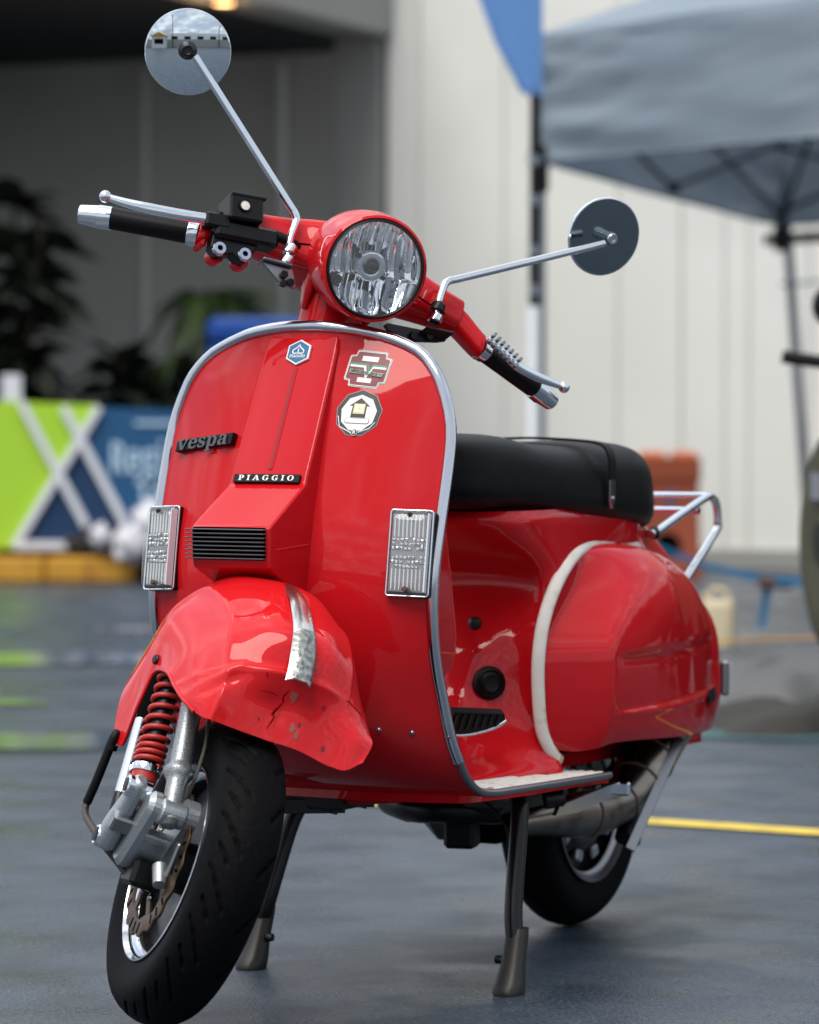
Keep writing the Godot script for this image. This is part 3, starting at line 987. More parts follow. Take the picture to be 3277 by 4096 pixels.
	g = Geo.new(); g.box(jb * Vector3(.72, 1.48, 0), Vector3(.03, .03, 1.15), jb.basis, .006); obj("windscreen_rail", g, M.olive, jp)
	g = Geo.new(); g.box(jb * Vector3(.72, 1.2, 0), Vector3(.006, .53, 1.08), jb.basis); obj("windscreen", g, M.clear_glass, jp)
	for z in [-.3, .3]:
		g = Geo.new(); g.box(jb * Vector3(.12, .82, z), Vector3(.42, .12, .42), jb.basis, .04); g.box(jb * Vector3(-.12, 1.02, z), Vector3(.1, .42, .42), jb.basis, .04); obj("seat", g, M.seat_vinyl, jp)
	for q in [[.35, .55], [1.3, .15], [.25, -.45], [1.2, -.85]]:
		g = Geo.new(); g.lathe([Vector2(0, .09), Vector2(.2, .09), Vector2(.3, .06), Vector2(.32, 0), Vector2(.3, -.06), Vector2(.2, -.09), Vector2(0, -.09)], Vector3(q[0] + .12, .32, q[1]), Vector3(.93, 0, -.37), 32); obj("wheel", g, M.tyre_rubber, jp)
	g = Geo.new(); g.tube(pv([[.42, .8, .3], [.10, .965, .1], [-.18, 1.005, .09]]), .017, 8); obj("lever", g, M.rubber, jp)
	g = Geo.new(); g.ball(Vector3(-.06, 1.135, .09), .055, 14, Vector3(.8, 1, .35)); obj("mirror", g, M.black_plastic, jp)
	g = Geo.new(); g.tube(pv([[-.04, 1.13, .09], [.12, 1.0, .1], [.3, .85, .2]]), .008, 8); obj("mirror_stem", g, M.rubber, jp)
	# dark van parked out to the right, mirrored in the side cowl
	var van := base("parked_van", Vector3(5.6, 0, -9.2), deg_to_rad(24))
	tag(van, "charcoal panel van parked to the right, mirrored in the scooter's cowl", "van")
	g = Geo.new(); g.prism(PackedVector2Array([Vector2(-2.4, .35), Vector2(2.4, .35), Vector2(2.4, .95), Vector2(1.75, 1.15), Vector2(1.15, 1.95), Vector2(-2.4, 1.95)]), Transform3D(Basis(Vector3.BACK, Vector3.UP, Vector3.LEFT), Vector3(.9, 0, 0)), 0, 1.8, .08); obj("body", g, M.van_paint, van)
	for zz in [-1.5, 1.5]:
		for xx in [-.82, .82]:
			g = Geo.new(); g.lathe([Vector2(0, .1), Vector2(.2, .1), Vector2(.32, .07), Vector2(.34, 0), Vector2(.32, -.07), Vector2(0, -.1)], Vector3(xx, .34, zz), Vector3.RIGHT, 28); obj("wheel", g, M.tyre_rubber, van)
	g = Geo.new(); g.box(Vector3(-.9, 1.5, .55), Vector3(.03, .5, .9), Basis.IDENTITY, .01); obj("side_window", g, M.black_paint, van)
	# guy strap tied to the back tent leg
	var gs := Geo.new(); gs.tube(pv([[1.80, 1.48, -16.96], [2.05, 1.46, -15.5], [2.35, 1.38, -13.5]]), .016, 8, true, false, .4)
	tag(obj("guy_strap", gs, M.strap_blue), "thin blue strap tied to the tent's far leg", "strap")

# ------------------------------------------------------------------ scooter
# own axes: x to the rider's left, y up, z forward; origin under the rear axle
var SC: Node3D
var STEER: Transform3D

const WY := [.987, .985, .98, .97, .96, .95, .92, .88, .84, .8, .7, .6, .5, .4, .36, .33, .305]
const WV := [.004, .036, .080, .122, .149, .17, .201, .221, .232, .235, .235, .232, .230, .233, .235, .235, .235]
const EY := [.987, .97, .95, .92, .88, .84, .8, .75, .7, .65, .6, .55, .5, .45, .40, .36, .335, .305]
const EV := [.8990, .8790, .8715, .875, .88, .886, .896, .911, .925, .937, .942, .938, .926, .908, .890, .867, .845, .80]
const CV := [.8995, .902, .906, .9175, .934, .949, .963, .978, .993, 1.0, 1.0, .995, .986, .972, .953, .925, .895, .83]

func shield_w(y: float) -> float: return lut(y, WY, WV)

func shield_at(x: float, y: float) -> Vector3:
	var w := shield_w(y)
	var e := lut(y, EY, EV); var c := lut(y, EY, CV)
	return Vector3(x, y, e + (c - e) * (1.0 - pow(minf(absf(x) / w, 1.0), 2.2)))

func shield_n(x: float, y: float) -> Vector3:
	var h := .004
	return (shield_at(x + h, y) - shield_at(x - h, y)).cross(shield_at(x, y + h) - shield_at(x, y - h)).normalized()

# flat print laid on the shield's curve: the outline is cut into small triangles
func on_shield(g: Geo, poly: PackedVector2Array, c: Vector2, turn: float, lift: float) -> void:
	var idx := Geometry2D.triangulate_polygon(poly)
	for k in range(0, idx.size(), 3):
		_split(g, poly[idx[k]], poly[idx[k + 1]], poly[idx[k + 2]], c, turn, lift, 0)

func _split(g: Geo, a: Vector2, b: Vector2, d: Vector2, c: Vector2, turn: float, lift: float, deep: int) -> void:
	var m := maxf(a.distance_to(b), maxf(b.distance_to(d), d.distance_to(a)))
	if m > .010 and deep < 8:
		if m == a.distance_to(b):
			var h := (a + b) * .5
			_split(g, a, h, d, c, turn, lift, deep + 1); _split(g, h, b, d, c, turn, lift, deep + 1)
		elif m == b.distance_to(d):
			var h := (b + d) * .5
			_split(g, a, b, h, c, turn, lift, deep + 1); _split(g, a, h, d, c, turn, lift, deep + 1)
		else:
			var h := (d + a) * .5
			_split(g, a, b, h, c, turn, lift, deep + 1); _split(g, h, b, d, c, turn, lift, deep + 1)
		return
	var q := []
	for p in [a, b, d]:
		var r: Vector2 = p.rotated(turn) + c
		q.append(shield_at(r.x, r.y) + shield_n(r.x, r.y) * lift)
	if (q[2] - q[0]).cross(q[1] - q[0]).z < 0: g.tri(q[0], q[2], q[1])
	else: g.tri(q[0], q[1], q[2])

func part(called: String, g: Geo, m: Material, parent: Node = null, xf := Transform3D.IDENTITY, label := "") -> MeshInstance3D:
	return obj(called, g, m, parent if parent else SC, xf, label)

# a part that turns with the handlebar
func spart(called: String, g: Geo, m: Material, label := "") -> MeshInstance3D:
	return obj(called, g, m, SC, STEER, label)

func scooter() -> void:
	SC = base("scooter", Vector3(.27298, 0, -5.89805), -deg_to_rad(28.2))
	tag(SC, "glossy red vintage motor scooter with a dented front mudguard on its stand", "scooter")
	var rho := deg_to_rad(27.0)
	var ax := Vector3(0, cos(rho), -sin(rho)); var e1 := Vector3(0, sin(rho), cos(rho))
	var turn := deg_to_rad(50.0)
	STEER = Transform3D(Basis(Vector3.RIGHT.rotated(ax, turn), ax, e1.rotated(ax, turn)), Vector3(0, .224, 1.2255))
	leg_shield()
	horn_cover()
	badges()
	indicators()
	headset()
	headlight()
	bars()
	mirrors()
	fender()
	fork()
	front_wheel()
	frame()
	floor_parts()
	cowls()
	seat()
	rear()
	stand()

func leg_shield() -> void:
	var ys := [.987, .9865, .9855, .984, .982, .979, .975, .970, .965, .958, .95, .94, .93, .918, .905, .89]
	var y := .875
	while y > .405: ys.append(y); y -= .02
	ys.append_array([.40, .385, .37, .357, .345, .335, .326, .318, .311, .305])
	var rows := []
	for yy in ys:
		var w := shield_w(yy)
		var r := PackedVector3Array()
		for j in 45:
			var t := -1.0 + 2.0 * j / 44.0
			t = sin(t * PI * .5) * .5 + t * .5
			r.append(shield_at(w * t, yy))
		rows.append(r)
	var g := Geo.new()
	g.shell(rows, .004)
	var sh := part("leg_shield", g, M.red_paint)
	for q in [[.2325, .4008], [.186, .4042], [.1422, .408], [-.186, .4042], [-.1422, .408]]:
		g = Geo.new(); var p := shield_at(q[0], q[1]); var nn := shield_n(q[0], q[1])
		g.lathe([Vector2(0, .003), Vector2(.0025, .0026), Vector2(.0038, .001), Vector2(.0038, -.001)], p + (nn * .006 if absf(q[0]) > .22 else Vector3.ZERO), nn, 12)
		part("rivet", g, M.steel, sh)
	# alloy edging
	var path := PackedVector3Array()
	y = .362
	while y < .9: path.append(Vector3(shield_w(y), y, lut(y, EY, EV))); y += .02
	for yy in [.905, .918, .93, .94, .95, .958, .965, .971, .976, .980, .983, .985, .9862]: path.append(Vector3(shield_w(yy), yy, lut(yy, EY, EV)))
	var full := path.duplicate()
	for k in range(path.size() - 1, -1, -1): full.append(Vector3(-path[k].x, path[k].y, path[k].z))
	g = Geo.new(); g.tube(full, .0088, 12)
	part("shield_trim", g, M.trim_alloy)
	# lower edging that runs on along the floor
	for s in [1.0, -1.0]:
		g = Geo.new()
		g.tube(crom([Vector3(.236 * s, .372, .873), Vector3(.237 * s, .34, .85), Vector3(.237 * s, .316, .815), Vector3(.236 * s, .306, .765), Vector3(.232 * s, .302, .68), Vector3(.215 * s, .293, .45), Vector3(.202 * s, .287, .285)], 6), .0062, 8)
		part("floor_edging", g, M.steel)
	# glove box on the back of the shield
	rows = []
	for q in [[.805, .135, .80], [.80, .15, .785], [.78, .162, .766], [.70, .163, .747], [.62, .163, .729], [.53, .162, .71], [.485, .155, .709], [.455, .135, .73], [.445, .11, .76]]:
		var ring := PackedVector3Array()
		var d: float = .895 - q[2]
		for p in rrect(q[1] * 2, d, minf(.03, d * .4), 5): ring.append(Vector3(p.x, q[0], q[2] + d * .5 + p.y))
		rows.append(ring)
	g = Geo.new(); g.loft(rows)
	part("glove_box", g, M.red_paint)

func horn_cover() -> void:
	var st := [[.975, .893, .052], [.972, .8985, .056], [.966, .9035, .0585], [.94, .917, .060], [.90, .937, .061], [.86, .957, .0615], [.81, .982, .0625], [.768, 1.003, .063], [.7615, 1.0062, .0632], [.7585, 1.0085, .0634], [.755, 1.0142, .0636], [.704, 1.1025, .0645], [.7005, 1.108, .0645], [.697, 1.1105, .0645], [.656, 1.1095, .0635], [.645, 1.108, .0630], [.6425, 1.105, .0625], [.638, 1.096, .062], [.622, 1.062, .060], [.612, 1.044, .059], [.60, 1.032, .058], [.56, 1.018, .056], [.50, 1.0, .05]]
	var rows := []
	for q in st:
		var y: float = q[0]; var zf: float = q[1]; var hw: float = q[2]
		var zb := shield_at(hw, y).z - .004
		var r := PackedVector3Array()
		for p in [[-hw - .0015, zb], [-hw, zb + .003], [-hw, lerpf(zb, zf, .5)], [-hw, zf - .0045], [-hw + .0012, zf - .0014], [-hw + .004, zf], [-hw * .5, zf + .0006], [0, zf + .0009], [hw * .5, zf + .0006], [hw - .004, zf], [hw - .0012, zf - .0014], [hw, zf - .0045], [hw, lerpf(zb, zf, .5)], [hw, zb + .003], [hw + .0015, zb]]:
			r.append(Vector3(p[0], y, p[1]))
		rows.append(r)
	var g := Geo.new(); g.grid(rows, false, false)
	var top := PackedVector3Array()
	for p in rows[0]: top.append(p)
	g.fan(top)
	var hc := part("horn_cover", g, M.red_paint)
	# raised rib down the middle
	var fx := look(Vector3(0, .852, .9615), Vector3(0, .447, .894))
	g = Geo.new(); g.prism(rrect(.0085, .165, .004), fx, -.001, .0018, .0012)
	part("rib", g, M.red_paint, hc)
	g = Geo.new(); g.prism(rrect(.0028, .158, .0013), fx, .0, .0022)
	part("rib_groove", g, M.dark_red, hc)
	# grille
	g = Geo.new(); g.prism(rrect(.118, .046, .003), Transform3D(Basis.IDENTITY, Vector3(-.001, .6775, 1.109)), -.004, .0030)
	part("grille_back", g, M.black_void, hc)
	for k in 8:
		g = Geo.new()
		g.box(Vector3(-.0035, .6975 - k * .0058, 1.1165), Vector3(.1285, .0019, .0085), Basis.IDENTITY, .0006)
		part("grille_slat", g, M.badge_chrome, hc)
	g = Geo.new(); g.box(Vector3(.100 * .0 + .0637, .671, 1.045), Vector3(.0022, .0022, .09), Basis(Vector3.RIGHT, .05), .0006)
	part("crease", g, M.red_paint, hc)

func badges() -> void:
	var nn := Vector3(0, .447, .894)
	var fx := look(Vector3(0, .9475, .9158), nn)
	var hexa := func(w: float, h: float) -> PackedVector2Array:
		return PackedVector2Array([Vector2(0, h), Vector2(-w, h * .52), Vector2(-w, -h * .52), Vector2(0, -h), Vector2(w, -h * .52), Vector2(w, h * .52)])
	var g := Geo.new(); g.prism(hexa.call(.0186, .0205), fx, -.001, .0022, .0006)
	var b := part("crest_badge", g, M.white_paint)
	g = Geo.new(); g.prism(hexa.call(.0160, .0177), fx, .002, .0028)
	part("blue_field", g, M.blue_enamel, b)
	g = Geo.new()
	for s in [-1.0, 1.0]:
		g.tube(crom([fx * Vector3(.0, .0105, .003), fx * Vector3(.0035 * s, .0065, .003), fx * Vector3(.0085 * s, .0025, .003), fx * Vector3(.0088 * s, -.0012, .003), fx * Vector3(.0055 * s, -.0028, .003), fx * Vector3(.0018 * s, -.0018, .003)], 5), .0011, 6, true, false, .5, nn)
	g.tube(PackedVector3Array([fx * Vector3(0, .0055, .003), fx * Vector3(0, -.0035, .003)]), .0010, 6, true, false, .5, nn)
	g.tube(PackedVector3Array([fx * Vector3(0, .0125, .003), fx * Vector3(0, .0095, .003)]), PackedFloat32Array([.0003, .0016]), 6, true, false, .5, nn)
	part("emblem", g, M.white_paint, b)
	letters("PIAGGIO", "Droid Serif", .0044, .0008, M.white_paint, b, fx * Transform3D(Basis.IDENTITY, Vector3(0, -.0070, .003)), "lettering", true, 1.0, 0.0, .025)
	# long plate above the nose
	fx = look(Vector3(0, .7662, 1.0068), nn)
	g = Geo.new(); g.prism(rrect(.1085, .0130, .0012), fx, -.003, .0034, .0006)
	b = part("name_plate", g, M.black_plastic)
	letters("P I A G G I O", "Droid Serif", .0082, .0010, M.white_paint, b, fx * Transform3D(Basis.IDENTITY, Vector3(0, 0, .0038)), "lettering", true, 1.0, 0.0, .091)
	# script plate on the right half of the shield
	var c := shield_at(-.1452, .8163)
	var xd := (shield_at(-.0850, .8228) - shield_at(-.2050, .8105)).normalized()
	var zd := (shield_n(-.1452, .8163) - xd * shield_n(-.1452, .8163).dot(xd)).normalized()
	fx = Transform3D(Basis(xd, zd.cross(xd), zd), c + zd * .0035)
	g = Geo.new()
	g.prism(PackedVector2Array([Vector2(-.063, -.0086), Vector2(.061, -.0086), Vector2(.063, .0086), Vector2(-.061, .0086)]), fx, -.007, .0028, .0007)
	b = part("name_plate", g, M.black_plastic)
	letters("vespa", "Droid Serif", .0205, .0026, M.badge_chrome, b, fx * Transform3D(Basis.IDENTITY, Vector3(-.0005, .0012, .0038)), "lettering", true, 1.0, .12, .112)
	# village sticker
	var t := atan2(-.0068, .0612)
	var c2 := Vector2(.1078, .9228)
	var cross := func(w: float, h: float, k: float) -> PackedVector2Array:
		# square with stepped rounded corners
		var o := PackedVector2Array()
		var W := w * .5; var H := h * .5
		for q in [[1, 1], [-1, 1], [-1, -1], [1, -1]]:
			var pts := [[W, H - k * 1.35], [W * .985, H - k * 1.08], [W - k * .35, H - k * .95], [W - k * .9, H - k * .92], [W - k, H - k * .75], [W - k * 1.05, H - k * .2], [W - k * 1.25, H - k * .02], [W - k * 1.6, H]]
			if q[0] * q[1] < 0: pts.reverse()
			for p in pts: o.append(Vector2(p[0] * q[0], p[1] * q[1]))
		return o
	g = Geo.new(); on_shield(g, cross.call(.0625, .0525, .0085), c2, t, .0006); b = part("village_sticker", g, M.white_paint)
	g = Geo.new(); on_shield(g, cross.call(.0608, .0508, .0083), c2, t, .0009); part("green_border", g, mat("sticker_green", lin(.02, .22, .13), .4), b)
	g = Geo.new(); on_shield(g, cross.call(.0594, .0494, .0081), c2, t, .0012); part("white_border", g, M.white_paint, b)
	g = Geo.new(); on_shield(g, cross.call(.0572, .0472, .0078), c2, t, .0015); part("red_field", g, mat("sticker_red", lin(.17, .004, .014), .4), b)
	var pr := func(called: String, pts: Array, m: Material, lift: float, own: Node, c2: Vector2, t: float) -> void:
		var q := PackedVector2Array()
		for p in pts: q.append(Vector2(p[0], p[1]))
		var gg := Geo.new(); on_shield(gg, q, c2, t, lift); part(called, gg, m, own)
	pr.call("white_bar", [[-.0120, .0180], [.0120, .0180], [.0120, .0108], [-.0120, .0108]], M.white_paint, .0018, b, c2, t)
	pr.call("white_bar", [[-.0105, -.0130], [.0105, -.0130], [.0105, -.0195], [-.0105, -.0195]], M.white_paint, .0018, b, c2, t)
	pr.call("white_band", [[-.0268, .0046], [-.0030, .0046], [.0015, -.0090], [.0075, .0046], [.0268, .0046], [.0268, .0014], [.0085, .0014], [.0005, -.0150], [-.0055, .0014], [-.0268, .0014]], M.white_paint, .0018, b, c2, t)
	pr.call("green_band", [[-.0268, .0072], [.0005, .0072], [.0028, .0008], [.0065, .0072], [.0268, .0072], [.0268, .0046], [.0075, .0046], [.0020, -.0050], [-.0012, .0046], [-.0268, .0046]], M.sticker_green, .0021, b, c2, t)
	var sn := shield_n(c2.x, c2.y); var sx := Vector3.RIGHT.rotated(Vector3.BACK, t); sx = (sx - sn * sx.dot(sn)).normalized()
	var tx := Transform3D(Basis(sx, sn.cross(sx), sn), shield_at(c2.x, c2.y) + sn * .0026)
	letters("VILLANUEVA VILLAGE", "Droid Sans", .0060, .0006, M.white_paint, b, tx * Transform3D(Basis(Vector3(1, .02, 0), Vector3(0, 1, 0), Vector3.BACK), Vector3(0, -.0068, 0)), "lettering", true, 1.0, .15, .0505)
	letters("VILLANUEVA VILLAGE", "Droid Sans", .0052, .0006, M.sticker_green, b, tx * Transform3D(Basis.IDENTITY, Vector3(0, -.0068, .0005)), "lettering", false, 1.0, .15, .0495)
	# nine sided house sticker
	c2 = Vector2(.1066, .8598); t = -.05
	var poly9 := func(r: float) -> PackedVector2Array: return circle2(r, 9, Vector2.ZERO, PI * .5)
	mat("sticker_grey", lin(.26, .26, .27), .4); mat("sticker_black", lin(.018, .018, .02), .4); mat("sticker_yellow", lin(.74, .60, .22), .4)
	g = Geo.new(); on_shield(g, poly9.call(.0338), c2, t, .0006); b = part("house_sticker", g, M.sticker_grey)
	g = Geo.new(); on_shield(g, poly9.call(.0328), c2, t, .0009); part("black_border", g, M.sticker_black, b)
	g = Geo.new(); on_shield(g, poly9.call(.0262), c2, t, .0012); part("white_field", g, M.white_paint, b)
	pr.call("house", [[0, .0215], [-.0155, .0095], [-.0102, .0102], [-.0108, -.0065], [.0108, -.0065], [.0102, .0102], [.0155, .0095]], M.sticker_black, .0015, b, c2, t)
	pr.call("yellow_window", [[-.0082, .0132], [.0082, .0132], [.0082, -.0012], [-.0082, -.0012]], M.sticker_yellow, .0018, b, c2, t)
	pr.call("pale_window", [[-.0064, .0114], [.0064, .0114], [.0064, .0006], [-.0064, .0006]], M.white_paint, .0021, b, c2, t)
	pr.call("yellow_mark", [[-.0035, .0062], [0, .0088], [.0035, .0062], [0, .0034]], M.sticker_yellow, .0023, b, c2, t)
	var rb := PackedVector2Array()
	for p in rrect(.0360, .0076, .0036): rb.append(p + Vector2(0, -.0112))
	g = Geo.new(); on_shield(g, rb, c2, t, .0018); part("bar_outline", g, M.sticker_black, b)
	rb = PackedVector2Array()
	for p in rrect(.0348, .0064, .0031): rb.append(p + Vector2(0, -.0112))
	g = Geo.new(); on_shield(g, rb, c2, t, .0021); part("white_bar", g, M.white_paint, b)
	pr.call("white_line", [[-.0295, -.0050], [-.0283, -.0050], [-.0235, -.0195], [-.0050, -.0275], [-.0050, -.0288], [-.0243, -.0205]], M.white_paint, .0012, b, c2, t)
	pr.call("white_line", [[.0050, -.0275], [.0200, -.0215], [.0268, -.0120], [.0258, -.0118], [.0195, -.0204], [.0050, -.0265]], M.white_paint, .0012, b, c2, t)
	g = Geo.new(); on_shield(g, circle2(.0048, 16, Vector2(0, -.0278)), c2, t, .0021); part("disc", g, M.white_paint, b)
	g = Geo.new(); on_shield(g, circle2(.0042, 16, Vector2(0, -.0278)), c2, t, .0024); part("disc", g, M.sticker_black, b)
	var p3 := Vector2(0, -.0278).rotated(t) + c2
	sn = shield_n(p3.x, p3.y)
	letters("R", "Droid Sans", .0056, .0006, M.white_paint, b, look(shield_at(p3.x, p3.y) + sn * .0032, sn))

func indicators() -> void:
	for s in [1.0, -1.0]:
		var c := shield_at(.2035 * s, .661)
		var up := (shield_at(.205 * s, .70) - shield_at(.205 * s, .62)).normalized()
		var nn := Vector3(.24 * s, 0, 1).normalized()
		nn = (nn - up * nn.dot(up)).normalized()
		var fx := Transform3D(Basis(up.cross(nn), up, nn), c)
		var g := Geo.new()
		g.prism(rrect(.0630, .1235, .004), fx, -.020, .010, .0008)
		var b := part("indicator", g, M.black_plastic, null, Transform3D.IDENTITY, "clear indicator lamp %s" % ("by the house sticker side edge" if s > 0 else "at the shield's edge beside the grille"))
		# chrome rim
		g = Geo.new()
		var path := PackedVector3Array()
		for p in rrect(.0615, .1220, .004): path.append(fx * Vector3(p.x, p.y, .0105))
		g.tube(path, .0016, 6, false, true)
		part("rim", g, M.chrome, b)
		g = Geo.new()
		# dark tray with upright silver rods above and below a block of small prisms
		g.box(fx * Vector3(0, 0, .0095), Vector3(.0545, .110, .002), fx.basis)
		part("tray", g, M.steel, b)
		g = Geo.new()
		for j in 9:
			var x0 := -.0238 + j * .00595
			for yy in [[-.053, -.0225], [.0225, .053]]:
				g.tube(PackedVector3Array([fx * Vector3(x0, yy[0], .0108), fx * Vector3(x0, yy[1], .0108)]), .0021, 6)
			for i in 7:
				if (i == 3) or (i * 5 + j * 3) % 7 == 0: continue
				var c4 := fx * Vector3(x0, -.0195 + i * .0064, .0122)
				g.box(c4, Vector3(.0048, .0052, .0030), fx.basis * Basis(Vector3.UP, .22 * sin(j * 2.3 + i)) * Basis(Vector3.RIGHT, .22 * sin(i * 1.7 + j)), .0012)
		part("reflector", g, M.lamp_foil, b)
		# ribbed clear lens, bowed outwards
		g = Geo.new()
		var rows := []
		for i in 15:
			var y := -.0595 + .119 * i / 14.0
			var bow := 1.0 - pow(absf(y) / .0605, 4.0)
			var r := PackedVector3Array()
			for j in 61:
				var x := -.0298 + .0596 * j / 60.0
				var z := .0115 + (.0125 + .004 * (1.0 - pow(y / .06, 2.0))) * (1.0 - pow(absf(x) / .0302, 8.0)) * (.35 + .65 * clampf(bow * 3.0, 0, 1))
				r.append(fx * Vector3(x, y, z))
			rows.append(r)
		g.grid(rows, false, false)
		part("lens", g, M.ribbed_clear_plastic, b)
		g = Geo.new(); g.box(fx * Vector3(.0275, 0, .018), Vector3(.0022, .112, .013), fx.basis, .0005); part("ribbed_side", g, M.white_board, b)
		for y in [-.052, .053]:
			g = Geo.new(); g.lathe([Vector2(0, .001), Vector2(.0030, .001), Vector2(.0038, 0), Vector2(.0038, -.008)], fx * Vector3(.0, y, .0245), nn, 12)
			part("screw", g, M.dark_steel if y > 0 else M.rust, b)

func sq_ring(c: Vector3, hw: float, hh: float, e: float, n: int, u: Vector3, v: Vector3) -> PackedVector3Array:
	var r := PackedVector3Array()
	for k in n:
		var a := TAU * k / n
		var x := pow(absf(cos(a)), e) * signf(cos(a)); var y := pow(absf(sin(a)), e) * signf(sin(a))
		r.append(c + u * x * hw + v * y * hh)
	return r

const MIRROR_N := Vector3(-0.2157, -0.4676, 0.8572)
const LC := Vector3(0, .893, .161)
const LN := Vector3(0, -.454, .891)

func headset() -> void:
	var g := Geo.new()
	# round nacelle behind the lamp
	g.lathe([Vector2(.0700, -.004), Vector2(.0706, .0015), Vector2(.0735, .0030), Vector2(.0768, .0005), Vector2(.0783, -.008), Vector2(.0792, -.03), Vector2(.0790, -.06), Vector2(.0765, -.095), Vector2(.070, -.125), Vector2(.056, -.15), Vector2(.03, -.165), Vector2(0, -.168)], LC, LN, 56)
	var hs := spart("headset", g, M.red_paint)
	for s in [1.0, -1.0]:
		g = Geo.new()
		var rows := []
		for q in [[0.0, .950, .025, .050, .062], [.045, .951, .020, .046, .054], [.075, .9505, .016, .041, .045], [.10, .949, .013, .036, .038], [.13, .9465, .013, .031, .033], [.16, .944, .014, .0268, .029], [.186, .942, .015, .0245, .0265], [.1885, .942, .015, .0225, .0245], [.189, .942, .015, .016, .018]]:
			rows.append(sq_ring(Vector3(q[0] * s, q[1], q[2]), q[4], q[3], .62, 28, Vector3.BACK, Vector3.UP))
		g.loft(rows)
		part("bar_arm", g, M.red_paint, hs)
		g = Geo.new()
		rows = []
		for q in [[.182, .9385, .016, .0195, .0215], [.20, .928, .018, .0195, .0215], [.222, .912, .022, .0185, .020], [.232, .906, .024, .0180, .0190], [.2335, .905, .0242, .014, .015]]:
			rows.append(sq_ring(Vector3(q[0] * s, q[1], q[2]), q[4], q[3], .7, 24, Vector3.BACK, Vector3.UP))
		g.loft(rows)
		part("switch_housing", g, M.red_paint, hs)
		# gap between the upper and the lower half of the casing
		g = Geo.new()
		var p := PackedVector3Array()
		for q in [[.062, .945, .068], [.08, .943, .062], [.10, .940, .0535], [.13, .936, .0475], [.16, .932, .0445]]: p.append(Vector3(q[0] * s, q[1] - .004, q[2] - .0035))
		g.tube(p, .0016, 6)
		part("casing_gap", g, M.black_void, hs)
		g = Geo.new(); g.ball(Vector3(.092 * s, .925, .0415), .013, 12, Vector3(1.4, .55, .5)); part("recess", g, M.black_void, hs)
	# raised cover between lamp and bars
	g = Geo.new()
	var cov := []
	for q in [[-.095, .036], [-.06, .050], [-.03, .060], [0, .0635], [.03, .060], [.06, .050], [.095, .036]]:
		cov.append(sq_ring(Vector3(q[0], .958, -.005), .046, q[1], .8, 24, Vector3.BACK, Vector3.UP))
	g.loft(cov)
	part("top_cover", g, M.red_paint, hs)
	g = Geo.new()
	cov = []
	for q in [[.935, .066, .066, .03], [.915, .059, .058, .022], [.895, .051, .050, .014], [.87, .0455, .044, .008], [.84, .0430, .041, .004], [.79, .043, .040, 0.0]]:
		cov.append(sq_ring(Vector3(0, q[0], q[3]), q[1], q[2], .85, 28, Vector3.RIGHT, Vector3.BACK))
	g.loft(cov)
	part("steering_neck", g, M.red_paint, hs)
	for s in [1.0, -1.0]:
		g = Geo.new(); g.tube(crom([Vector3(.058 * s, .925, .06), Vector3(.054 * s, .905, .052), Vector3(.050 * s, .88, .035), Vector3(.046 * s, .86, .02)], 4), [.010, .010, .010, .010, .009, .009, .008, .008, .007, .006, .005, .005, .004], 8)
		part("web", g, M.red_paint, hs)

